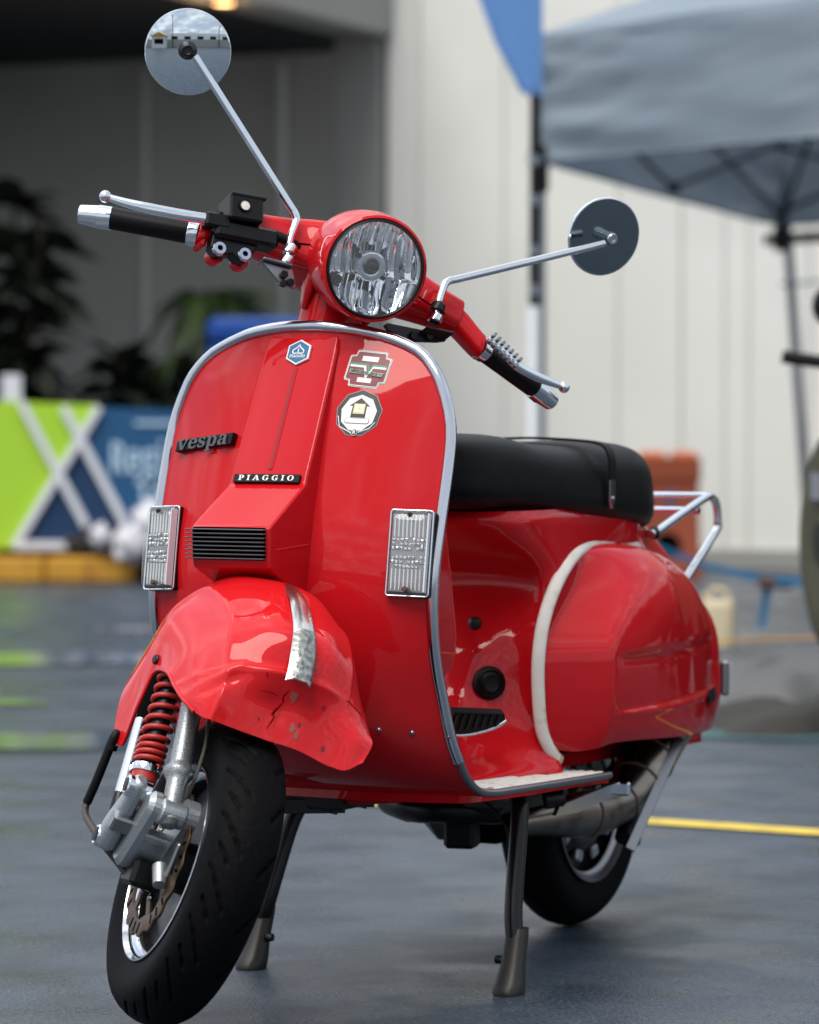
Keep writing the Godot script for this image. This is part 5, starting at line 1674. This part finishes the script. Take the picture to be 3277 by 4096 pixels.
	g = Geo.new(); g.tube(crom(vv([[-.126, .188, -.078], [-.13, .1735, -.0794], [-.13, .1219, -.1054], [-.13, .0906, -.1266]]), 7), .0066, 10); part("hose_sleeve", g, M.rubber, ho)
	g = Geo.new(); g.lathe([Vector2(.005, 0), Vector2(.0088, 0), Vector2(.0088, .008), Vector2(.005, .008)], Vector3(-.128, .170, -.082), Vector3(0, -.9, -.4), 14); part("grommet", g, M.rubber, ho)
	g = Geo.new(); g.tube(crom(vv([[-.048, .24, .07], [-.05, .196, .082], [-.05, .147, .097], [-.055, .0855, .095], [-.06, .06, .085]]), 6), .0028, 8)
	spart("speedometer_cable", g, mat("cable_grey", lin(.17, .16, .13), .5))

func wheel_parts(w: Node, front: bool, grooves: bool) -> void:
	# about x through the origin
	var R := .217 if front else .2145
	var hw := .0515 if front else .047
	var prof := []
	for q in [[.132, -.036], [.1385, -.0405], [.150, -.0440], [.165, -.0475], [.178, -.0485], [.190, -.0460], [.200, -.0398], [.208, -.0300], [.2135, -.0190], [.2163, -.0090], [.217, 0.0]]:
		prof.append(Vector3(q[0] * R / .217, q[1] * hw / .051, 0))
	for k in range(prof.size() - 2, -1, -1): prof.append(Vector3(prof[k].x, -prof[k].y, 0))
	var sec := crom(prof, 4 if grooves else 2)
	var N := 360 if grooves else 96
	var rows := []
	for k in N:
		var a := TAU * k / N
		var row := PackedVector3Array()
		for p in sec:
			var r := p.x; var x := p.y
			if grooves and r > .176:
				var s := absf(x) / hw
				var side := 0.0 if x < 0 else .5
				var ph := fposmod(a / (TAU / 17.0) - s * 1.15 + side, 1.0)
				var ph2 := fposmod(a / (TAU / 17.0) - s * 1.15 + side + .5, 1.0)
				var m := 0.0
				if s > (.20 if x < 0 else .40) and s < .82: m = maxf(0.0, 1.0 - absf(ph - .5) / .050)
				if s > .46 and s < .74 and x < 0: m = maxf(m, 1.0 - absf(ph2 - .5) / .046)
				r -= .0062 * minf(m * 2.0, 1.0)
			row.append(Vector3(x, sin(a) * r, cos(a) * r))
		rows.append(row)
	rows.append(rows[0])
	var g := Geo.new(); g.grid(rows, false, false); g.orient(0, 0)
	part("tyre", g, M.tyre_rubber, w)

func rim_geo(s: float) -> Geo:
	var g := Geo.new()
	g.lathe([Vector2(.1225, .0285), Vector2(.1245, .0315), Vector2(.1290, .0345), Vector2(.1330, .0355), Vector2(.1365, .0420), Vector2(.1385, .0455), Vector2(.1405, .0450), Vector2(.1408, .0400), Vector2(.1360, .0360)], Vector3.ZERO, Vector3(s, 0, 0), 72)
	return g

func front_wheel() -> void:
	var hub := Geo.new()
	hub.lathe([Vector2(0, .046), Vector2(.03, .046), Vector2(.036, .03), Vector2(.036, -.03), Vector2(.03, -.046), Vector2(0, -.046)], Vector3.ZERO, Vector3.RIGHT, 32)
	var w := obj("front_wheel", hub, M.dark_steel, SC, STEER * Transform3D(Basis.IDENTITY, Vector3(0, 0, .03)))
	wheel_parts(w, true, true)
	for s in [-1.0, 1.0]: part("rim", rim_geo(s), M.trim_alloy, w)
	var bar := Geo.new(); bar.lathe([Vector2(.1235, -.030), Vector2(.118, -.02), Vector2(.118, .02), Vector2(.1235, .030)], Vector3.ZERO, Vector3.RIGHT, 60); part("rim_well", bar, M.black_plastic, w)
	var g := Geo.new(); g.lathe([Vector2(.036, .012), Vector2(.075, .018), Vector2(.10, .012), Vector2(.126, .014), Vector2(.134, .02)], Vector3.ZERO, Vector3.LEFT, 60); part("wheel_disc", g, M.black_paint, w)
	g = Geo.new(); g.lathe([Vector2(.036, .012), Vector2(.075, .018), Vector2(.10, .012), Vector2(.126, .014), Vector2(.134, .02)], Vector3.ZERO, Vector3.RIGHT, 60); part("wheel_disc", g, M.black_paint, w)

func frame() -> void:
	# x, z pairs from the tail round the left side to the nose, per height
	var levels := [
		[.708, [[0, -.130], [.045, -.120], [.075, -.07], [.112, .0], [.120, .2], [.126, .36], [.120, .43], [.105, .47], [.082, .492], [.055, .50], [.028, .505], [0, .505]]],
		[.692, [[0, -.15], [.05, -.14], [.08, -.08], [.118, .0], [.128, .2], [.132, .37], [.126, .44], [.11, .48], [.085, .50], [.055, .51], [.028, .515], [0, .515]]],
		[.665, [[0, -.20], [.05, -.185], [.085, -.10], [.116, .0], [.130, .2], [.134, .35], [.127, .415], [.112, .45], [.088, .465], [.058, .474], [.028, .478], [0, .478]]],
		[.60, [[0, -.30], [.06, -.285], [.085, -.17], [.108, .0], [.128, .2], [.139, .325], [.128, .355], [.114, .362], [.096, .352], [.062, .345], [.030, .342], [0, .342]]],
		[.50, [[0, -.395], [.09, -.38], [.108, -.26], [.108, .0], [.125, .25], [.140, .390], [.126, .392], [.106, .393], [.082, .402], [.058, .418], [.030, .430], [0, .434]]],
		[.42, [[0, -.405], [.10, -.392], [.112, -.27], [.112, .0], [.130, .25], [.143, .402], [.122, .398], [.098, .404], [.076, .420], [.058, .444], [.030, .466], [0, .472]]],
		[.365, [[0, -.41], [.10, -.395], [.115, -.27], [.115, .0], [.135, .25], [.149, .392], [.132, .402], [.110, .418], [.086, .45], [.060, .50], [.030, .54], [0, .55]]],
		[.325, [[0, -.41], [.09, -.395], [.09, -.27], [.08, .0], [.085, .27], [.150, .368], [.146, .412], [.128, .455], [.100, .53], [.068, .61], [.034, .67], [0, .69]]],
		[.300, [[0, -.405], [.07, -.39], [.07, -.27], [.06, .0], [.07, .28], [.160, .365], [.158, .43], [.146, .50], [.12, .61], [.082, .71], [.04, .78], [0, .80]]],
		[.280, [[0, -.40], [.07, -.385], [.07, -.27], [.06, .0], [.06, .28], [.15, .360], [.15, .43], [.14, .50], [.12, .6], [.082, .70], [.04, .77], [0, .79]]]]
	var ctl := []
	for l in levels:
		var r := []
		for p in l[1]: r.append(Vector3(p[0], l[0], p[1]))
		for k in range(l[1].size() - 2, 0, -1): r.append(Vector3(-l[1][k][0], l[0], l[1][k][1]))
		ctl.append(r)
	var a := []
	for r in ctl: a.append(crom(r, 5, true))
	var strips := []
	for j in a[0].size():
		var c := []
		for i in a.size(): c.append(a[i][j])
		strips.append(crom(c, 5))
	var rows := []
	for i in strips[0].size():
		var r := PackedVector3Array()
		for j in a[0].size(): r.append(strips[j][i])
		rows.append(r)
	var g := Geo.new(); g.loft(rows)
	var fr := part("frame_body", g, M.red_paint)
	# round rubber plug and choke knob
	g = Geo.new(); g.lathe([Vector2(0, .007), Vector2(.010, .007), Vector2(.013, .009), Vector2(.0185, .0055), Vector2(.0205, .008), Vector2(.0245, .006), Vector2(.0265, .002), Vector2(.0265, -.006)], Vector3(.066, .4385, .4365), Vector3(.72, .05, .69), 32); part("rubber_plug", g, M.rubber, fr)
	g = Geo.new(); g.lathe([Vector2(0, .024), Vector2(.007, .023), Vector2(.0105, .018), Vector2(.0108, .010), Vector2(.004, .008), Vector2(.004, -.05)], Vector3(.052, .533, .462), Vector3(.55, .05, .83), 24); part("choke_knob", g, M.black_plastic, fr)
	# pedal pad on the tunnel
	var fx := Transform3D(Basis(Vector3(.46, .0, -.89), Vector3(.42, .88, .22).normalized(), Vector3(.46, .0, -.89).cross(Vector3(.42, .88, .22)).normalized()), Vector3(.117, .392, .565))
	g = Geo.new()
	g.prism(PackedVector2Array([Vector2(-.062, -.019), Vector2(-.02, -.022), Vector2(.024, -.014), Vector2(.045, -.002), Vector2(.040, .011), Vector2(-.055, .020)]), fx, -.012, .002, .001)
	var pd := part("pedal_pad", g, M.rubber)
	for k in 7:
		g = Geo.new(); g.box(fx * Vector3(-.052 + k * .0135, .0, .003), Vector3(.004, .030 - k * .0022, .003), fx.basis); part("rib", g, M.black_plastic, pd)
	g = Geo.new(); g.tube(crom([fx * Vector3(-.064, -.021, .001), fx * Vector3(-.02, -.0245, .001), fx * Vector3(.025, -.016, .001), fx * Vector3(.047, -.003, .001)], 5), .0030, 8); part("pad_edge", g, M.trim_alloy, pd)

func floor_parts() -> void:
	var rows := []
	var N := 14
	for i in N:
		var t := i / float(N - 1)
		var r := PackedVector3Array()
		for j in 45:
			var u := -1.0 + 2.0 * j / 44.0
			u = sin(u * PI * .5) * .5 + u * .5
			var p0 := shield_at(.235 * u, .305)
			var w := lerpf(.235, .200, smoothstep(.1, 1.0, t))
			var y := lerpf(.305, .2835, t) - .006 * (1.0 - pow(1.0 - minf(t * 4.0, 1.0), 2.0)) * (1.0 - u * u)
			r.append(Vector3(w * u, y + .004 * pow(absf(u), 12.0), lerpf(p0.z, .288, t)))
		rows.append(r)
	var g := Geo.new(); g.shell(rows, .012, true)
	var fl := part("floorboard", g, M.red_paint)
	# cream rubber strips on both sides
	for s in [1.0, -1.0]:
		for k in 5:
			var x := .150 + k * .0185
			var p := PackedVector3Array()
			for i in 9:
				var t := i / 8.0
				var xx := lerpf(x + .004, x * .845 + .004, t)
				p.append(Vector3(xx * s, lerpf(.3085, .2895, t) + .0015, lerpf(.775 - .006 * k, .30, t)))
			g = Geo.new(); g.tube(p, .0068, 8, true, false, .55, Vector3.UP)
			part("rubber_strip", g, M.white_rubber, fl)
	# underside: ribbed tray and black castings
	g = Geo.new(); g.box(Vector3(-.055, .283, .66), Vector3(.13, .022, .30), Basis(Vector3.UP, .0), .004)
	var tr := part("belly_tray", g, M.black_plastic)
	for k in 7:
		g = Geo.new(); g.box(Vector3(-.055, .276, .54 + k * .045), Vector3(.126, .022, .004), Basis(Vector3.UP, .6 if k % 2 == 0 else -.6), .001); part("rib", g, M.dark_steel, tr)

func cowl_point(z: float, t: float) -> Vector3:
	# t runs 0 at the lower edge to 1 at the top edge
	var px := [-.392, -.37, -.33, -.28, -.2, -.1, 0.0, .1, .2, .27, .294, .305, .32, .35, .38, .412]
	var pl := [.092, .105, .120, .137, .162, .189, .208, .220, .2222, .2165, .2135, .2085, .199, .1812, .163, .1435]
	var plan := lut(z, px, pl)
	var top := lut(z, [-.392, -.36, -.30, -.237, -.1, 0.0, .105, .21, .29, .356, .395, .412], [.39, .45, .520, .568, .619, .638, .648, .646, .626, .584, .536, .488])
	var bot := lut(z, [-.392, -.3, 0.0, .25, .36, .395, .412], [.303, .308, .325, .3355, .331, .352, .405])
	var ym := clampf(lerpf(.43, .455, smoothstep(-.2, .2, z)), bot + .35 * (top - bot), bot + .7 * (top - bot))
	var xt := lut(z, [-.392, -.2, 0.0, .105, .21, .356, .412], [.080, .092, .102, .112, .122, .137, .141])
	var x: float; var y: float
	if t < .42:
		var q := t / .42
		y = lerpf(bot, ym, q)
		x = plan - lerpf(.004, .018, smoothstep(-.1, .3, z)) * pow(1.0 - q, 2.2) - .006 * pow(1.0 - q, 8.0)
	else:
		var q := (t - .42) / .58
		var th := q * PI * .5
		y = ym + (top - ym) * pow(sin(th), .86)
		plan = lut(minf(z + .16 * smoothstep(.47, .64, y), .412), px, pl) if z > .0 else plan
		x = xt + maxf(plan - xt, .002) * pow(maxf(cos(th), 0.0), .74)
	# pressed ledges on the rear half
	var rear := 1.0 - smoothstep(.22, .29, z)
	x -= rear * .0065 * exp(-pow((y - .4705) / .0040, 2.0))
	x += rear * (-.0042 * smoothstep(.466, .472, .938 - y) * smoothstep(.0, .004, y - .3835) + .0022 * exp(-pow((y - .3815) / .004, 2.0)))
	return Vector3(x, y, z)

func cowls() -> void:
	var zs := [.412, .4105, .407, .402, .395, .386, .375, .362, .35, .338, .328, .319, .311, .303, .296, .288, .278, .265, .245, .22, .19, .15, .11, .07, .03, -.01, -.05, -.09, -.13, -.17, -.205, -.24, -.27, -.295, -.315, -.335, -.35, -.362, -.372, -.38, -.387, -.392]
	for s in [1.0, -1.0]:
		var rows := []
		for z in zs:
			var r := PackedVector3Array()
			for j in 85:
				var p := cowl_point(z, j / 84.0)
				r.append(Vector3(p.x * s, p.y, p.z))
			rows.append(r)
		# rear closing flange
		var last := PackedVector3Array()
		for p in rows[-1]: last.append(Vector3(p.x * .35, p.y, -.398))
		rows.append(last)
		var g := Geo.new(); g.shell(rows, .002, s < 0)
		var c := part("side_cowl", g, M.red_paint)
		if s > 0:
			# cream rubber welt along the front edge
			var band := vv([[.152, .318, .374], [.149, .340, .398], [.1445, .372, .413], [.142, .431, .4185], [.142, .483, .417], [.142, .534, .400], [.142, .584, .362], [.137, .626, .296], [.126, .648, .212], [.116, .651, .106], [.109, .643, .02], [.107, .636, -.03]])
			g = Geo.new(); g.tube(crom(band, 6), .0108, 12, true, false, .62, Vector3(.62, .35, .62))
			part("cowl_welt", g, M.white_rubber, c)
			g = Geo.new(); g.tube(crom(vv([[.154, .312, .366], [.152, .318, .374], [.1505, .330, .389]]), 5), .0122, 10, true, false, .42, Vector3(.62, .25, .62)); part("welt_end", g, mat("stained_rubber", lin(.42, .26, .19), .6), c)
			# black tape by the rear indicator
			g = Geo.new()
			var q := []
			for z in [-.30, -.27, -.24, -.215, -.19]:
				var r := PackedVector3Array()
				for y in [.362, .374, .386]:
					var t0 := 0.0; var t1 := .42
					for k in 16:
						if cowl_point(z, (t0 + t1) * .5).y < y: t0 = (t0 + t1) * .5
						else: t1 = (t0 + t1) * .5
					var p := cowl_point(z, t0)
					r.append(Vector3(p.x + .0028, y, p.z - .001))
				q.append(r)
			g.shell(q, .0012); part("tape", g, M.rubber, c)
	# rear indicator
	var ig := Geo.new(); ig.box(Vector3(.106, .392, -.404), Vector3(.016, .062, .020), Basis(Vector3.UP, .5), .004)
	var ri := part("rear_indicator", ig, M.steel)
	ig = Geo.new(); ig.box(Vector3(.111, .392, -.414), Vector3(.012, .056, .014), Basis(Vector3.UP, .5), .004); part("lens", ig, M.ribbed_clear_plastic, ri)
	ig = Geo.new(); ig.box(Vector3(0, .42, -.41), Vector3(.11, .09, .03), Basis.IDENTITY, .008)
	part("tail_lamp", ig, M.spring_red)

func seat() -> void:
	var S := [[.615, .03, .790, .760], [.608, .060, .812, .742], [.59, .085, .823, .730], [.56, .103, .828, .722], [.50, .117, .830, .716], [.42, .125, .8275, .7105], [.34, .131, .817, .704], [.26, .136, .8115, .697], [.20, .139, .8100, .692], [.175, .1395, .8095, .690], [.150, .1405, .8125, .688], [.12, .141, .8145, .685], [.06, .140, .8150, .680], [.01, .137, .8140, .675], [-.03, .1305, .8100, .672], [-.065, .120, .8020, .669], [-.098, .104, .7880, .667], [-.128, .084, .7690, .666], [-.150, .064, .7460, .667], [-.164, .044, .7260, .669], [-.170, .028, .7080, .674]]
	var ctl := []
	for q in S:
		q[3] -= .006
		var h: float = (q[2] - q[3]); var c: float = q[3] + h * .5
		var r := PackedVector3Array()
		for k in 40:
			var a := TAU * k / 40
			var x := pow(absf(cos(a)), .42) * signf(cos(a))
			var y := pow(absf(sin(a)), .50) * signf(sin(a))
			# sides lean out downwards, the top is crowned
			var lean := 1.0 - .05 * y
			r.append(Vector3(x * q[1] * lean, c + y * h * .5 - (.007 * x * x if y > 0 else 0.0), q[0]))
		ctl.append(r)
	var rows := []
	var strips := []
	for j in 40:
		var c := []
		for r in ctl: c.append(r[j])
		strips.append(crom(c, 4))
	for i in strips[0].size():
		var r := PackedVector3Array()
		for j in 40: r.append(strips[j][i])
		rows.append(r)
	var g := Geo.new(); g.loft(rows)
	var se := part("seat", g, M.seat_vinyl)
	# passenger strap over the saddle, its chromed end plate and the piping at the base
	var p := PackedVector3Array()
	for q in [[.1475, .752], [.1475, .770], [.1460, .788], [.140, .8020], [.128, .8090], [.10, .8130], [.05, .8160], [0, .8175], [-.05, .8160], [-.10, .8130], [-.128, .8090], [-.140, .8020], [-.146, .785], [-.1475, .752]]: p.append(Vector3(q[0], q[1], .163))
	g = Geo.new(); g.tube(crom(Array(p), 4), .0115, 10, true, false, .22, Vector3(0, 1, 0.0).rotated(Vector3.BACK, .001) if false else Vector3.ZERO)
	# flat belt: two rails
	g = Geo.new()
	var l := PackedVector3Array(); var r2 := PackedVector3Array()
	for q in crom(Array(p), 5): l.append(q + Vector3(0, 0, -.011)); r2.append(q + Vector3(0, 0, .011))
	g.shell([l, r2], .004)
	part("strap", g, M.rubber, se)
	for s in [1.0, -1.0]:
		g = Geo.new()
		g.prism(PackedVector2Array([Vector2(-.010, .024), Vector2(.010, .024), Vector2(.0105, -.012), Vector2(.004, -.029), Vector2(-.004, -.029), Vector2(-.0105, -.012)]), Transform3D(Basis(Vector3.FORWARD * s, Vector3.UP, Vector3.RIGHT * s), Vector3(.1475 * s, .735, .163)), .0, .0035, .0008)
		part("strap_plate", g, M.chrome, se)
		g = Geo.new(); g.lathe([Vector2(0, .003), Vector2(.003, .0025), Vector2(.0042, 0)], Vector3(.151 * s, .722, .163), Vector3.RIGHT * s, 12); part("strap_screw", g, M.steel, se)
	# carrier behind the saddle
	g = Geo.new(); g.tube(crom(vv([[.100, .655, -.10], [.100, .662, -.135], [.1, .6885, -.235], [.1, .7120, -.330], [.1, .7135, -.356], [.1, .704, -.374], [.1, .689, -.3815], [.1, .668, -.3835], [.1, .652, -.376], [.1, .58, -.258], [.1, .555, -.220]]), 5), .0072, 12)
	var rk := part("carrier_rail", g, M.chrome)
	g = Geo.new(); g.tube(crom(vv([[-.100, .655, -.10], [-.100, .662, -.135], [-.1, .6885, -.235], [-.1, .7120, -.330], [-.1, .7135, -.356], [-.1, .704, -.374], [-.1, .689, -.3815], [-.1, .668, -.3835], [-.1, .652, -.376], [-.1, .58, -.258], [-.1, .555, -.220]]), 5), .0072, 12); part("rail", g, M.chrome, rk)
	for q in [[.7150, -.338], [.690, -.3050], [.6555, -.118]]:
		g = Geo.new(); g.tube(pv([[-.1, q[0], q[1]], [.1, q[0], q[1]]]), .0066, 10); part("cross_bar", g, M.chrome, rk)
	g = Geo.new(); g.lathe([Vector2(0, .004), Vector2(.0088, .004), Vector2(.0092, 0), Vector2(.0092, -.014)], Vector3(.100, .656, -.112), Vector3(.3, -.3, .9), 16); part("end_cap", g, M.rubber, rk)

func rear() -> void:
	var hub := Geo.new()
	hub.lathe([Vector2(0, .050), Vector2(.022, .050), Vector2(.028, .044), Vector2(.034, .02), Vector2(.034, -.05), Vector2(0, -.05)], Vector3.ZERO, Vector3.RIGHT, 32)
	var w := obj("rear_wheel", hub, M.cast_alloy, SC, Transform3D(Basis.IDENTITY, Vector3(0, .2145, 0)))
	wheel_parts(w, false, false)
	for s in [-1.0, 1.0]: part("rim", rim_geo(s), M.steel, w)
	var g := Geo.new(); g.lathe([Vector2(.034, .02), Vector2(.07, .030), Vector2(.085, .026), Vector2(.105, .014), Vector2(.13, .016)], Vector3.ZERO, Vector3.RIGHT, 60); part("wheel_disc", g, M.black_paint, w)
	for k in 10:
		var a := TAU * k / 10
		g = Geo.new(); g.box(Vector3(.026, sin(a) * .098, cos(a) * .098), Vector3(.010, .024, .020), Basis(Vector3.RIGHT, -a), .003); part("fin", g, M.cast_alloy, w)
	for k in 5:
		var a := TAU * k / 5 + .3
		part("wheel_nut", hexnut(Vector3(.036, sin(a) * .058, cos(a) * .058), Vector3.RIGHT, .008, .012), M.steel, w)
	# engine and castings below the floor
	g = Geo.new(); g.box(Vector3(-.09, .27, .12), Vector3(.12, .20, .34), Basis(Vector3.RIGHT, .05), .03)
	var en := part("engine_case", g, M.dark_steel)
	g = Geo.new(); g.tube(crom(vv([[-.10, .250, .46], [-.03, .243, .50], [.02, .245, .50], [.10, .240, .46]]), 5), [.022, .024, .024, .024, .024, .022, .022, .022, .022, .022, .022, .022, .022, .02, .02, .018], 14); part("swing_arm", g, M.black_paint, en)
	g = Geo.new(); g.box(Vector3(.03, .220, .46), Vector3(.050, .078, .045), Basis(Vector3.UP, .2), .006); part("bump_stop", g, M.rubber, en)
	g = Geo.new(); g.box(Vector3(.02, .262, .38), Vector3(.20, .045, .25), Basis.IDENTITY, .012); part("cross_member", g, M.black_paint, en)
	g = Geo.new(); g.box(Vector3(.02, .215, .33), Vector3(.09, .075, .12), Basis.IDENTITY, .02); part("casting", g, M.black_void, en)
	g = Geo.new(); g.box(Vector3(.02, .40, .1), Vector3(.17, .18, .4), Basis.IDENTITY, .02); part("inner_casing", g, M.black_void, en)
	# exhaust: header, elbow and silencer in welded lengths
	var path := crom(vv([[.075, .214, .36], [.09, .213, .27], [.10, .209, .19], [.112, .2085, .125], [.118, .218, .065], [.119, .240, .010], [.117, .268, -.03], [.112, .300, -.085], [.11, .335, -.14]]), 6)
	var rr := [.022, .032, .037, .036, .035, .042, .046, .049, .050]
	var rad := []
	for i in path.size(): rad.append(lut(i / 6.0, [0, 1, 2, 3, 4, 5, 6, 7, 8], rr))
	g = Geo.new(); g.tube(path, rad, 20)
	var ex := part("exhaust", g, M.exhaust_steel)
	for i in [14, 24, 31, 38]:
		var d := (path[i + 1] - path[i - 1]).normalized()
		g = Geo.new(); g.lathe([Vector2(rad[i] - .002, -.0035), Vector2(rad[i] + .0016, -.002), Vector2(rad[i] + .0016, .002), Vector2(rad[i] - .002, .0035)], path[i], d, 20); part("weld_band", g, M.rust, ex)
	var sy := Vector3(0, .165, -.2).normalized(); var sx := sy.cross(Vector3(.5, .1, .86)).normalized()
	var stay_basis := Basis(sx, sy, sx.cross(sy))
	g = Geo.new(); g.box((Vector3(.165, .315, -.075) + Vector3(.165, .150, .125)) * .5, Vector3(.017, .262, .004), stay_basis, .001); part("stay", g, M.steel, ex)
	g = Geo.new(); g.tube(pv([[.125, .20, .02], [.128, .155, .055]]), [.020, .022], 16); part("tail_pipe", g, M.dark_steel, ex)
	g = Geo.new(); g.box(Vector3(.10, .335, -.14), Vector3(.05, .04, .10), Basis.IDENTITY, .008); part("hanger", g, M.black_plastic, ex)
	g = Geo.new(); g.box(Vector3(.035, .325, -.20), Vector3(.09, .03, .22), Basis.IDENTITY, .01); part("splash_plate", g, M.black_void, ex)
	# kick lever of bright plate
	g = Geo.new(); g.prism(PackedVector2Array([Vector2(.445, .238), Vector2(.43, .252), Vector2(.26, .266), Vector2(.205, .268), Vector2(.2, .247), Vector2(.255, .245), Vector2(.37, .235)]), Transform3D(Basis(Vector3.BACK, Vector3.UP, Vector3.RIGHT * -1), Vector3(.182, 0, 0)), -.004, .004, .001)
	var kl := part("kick_lever", g, M.trim_alloy)
	g = Geo.new(); g.box(Vector3(.188, .2575, .208), Vector3(.03, .022, .010), Basis.IDENTITY, .003); part("lever_foot", g, M.chrome, kl)
	g = Geo.new(); g.lathe([Vector2(0, .014), Vector2(.013, .014), Vector2(.015, .010), Vector2(.015, -.016), Vector2(0, -.016)], Vector3(.176, .263, .43), Vector3(.6, .1, -.5), 20); part("lever_boss", g, M.dark_steel, kl)

func stand() -> void:
	var g := Geo.new(); g.tube(pv([[-.13, .280, .555], [.13, .284, .558]]), .014, 14)
	var st := part("centre_stand", g, M.black_paint)
	for s in [1.0, -1.0]:
		var foot := Vector3(.2283, 0, .692) if s > 0 else Vector3(-.2334, 0, .662)
		g = Geo.new()
		if s > 0:
			g.tube(crom([Vector3(.12, .285, .560), Vector3(.170, .284, .572), Vector3(.193, .272, .588), Vector3(.2015, .245, .604), foot.lerp(Vector3(.2025, .235, .610), .5) + Vector3(0, .006, 0), foot + Vector3(-.003, .07, -.028)], 6), .0138, 14)
		else:
			g.tube(crom([Vector3(-.09, .276, .555), Vector3(-.150, .272, .562), Vector3(-.182, .258, .572), Vector3(-.200, .225, .592), foot.lerp(Vector3(-.2035, .21, .600), .5) + Vector3(.0, .008, 0), foot + Vector3(.003, .07, -.028)], 6), .0138, 14)
		part("leg", g, M.black_paint, st)
		g = Geo.new()
		var rows := []
		for q in [[.094, .0152, .0152, -.038], [.082, .0165, .0165, -.033], [.045, .0178, .018, -.018], [.018, .0215, .024, -.006], [.008, .0225, .027, 0.0], [.0, .021, .026, .0]]:
			rows.append(sq_ring(foot + Vector3(-.004 * s * q[0] * 10, q[0], q[3]), q[1], q[2], .8, 20, Vector3.RIGHT, Vector3.BACK))
		g.loft(rows); part("foot", g, M.worn_alloy, st)
		part("bolt", hexnut(foot + Vector3(-.024 * s, .048, -.016), Vector3.RIGHT, .007, .012), M.dark_steel, st)
	g = Geo.new(); g.tube(crom(vv([[.05, .275, .50], [.10, .268, .53], [.155, .235, .56], [.165, .20, .57]]), 5), .002, 6); part("cable", g, M.rubber, st)
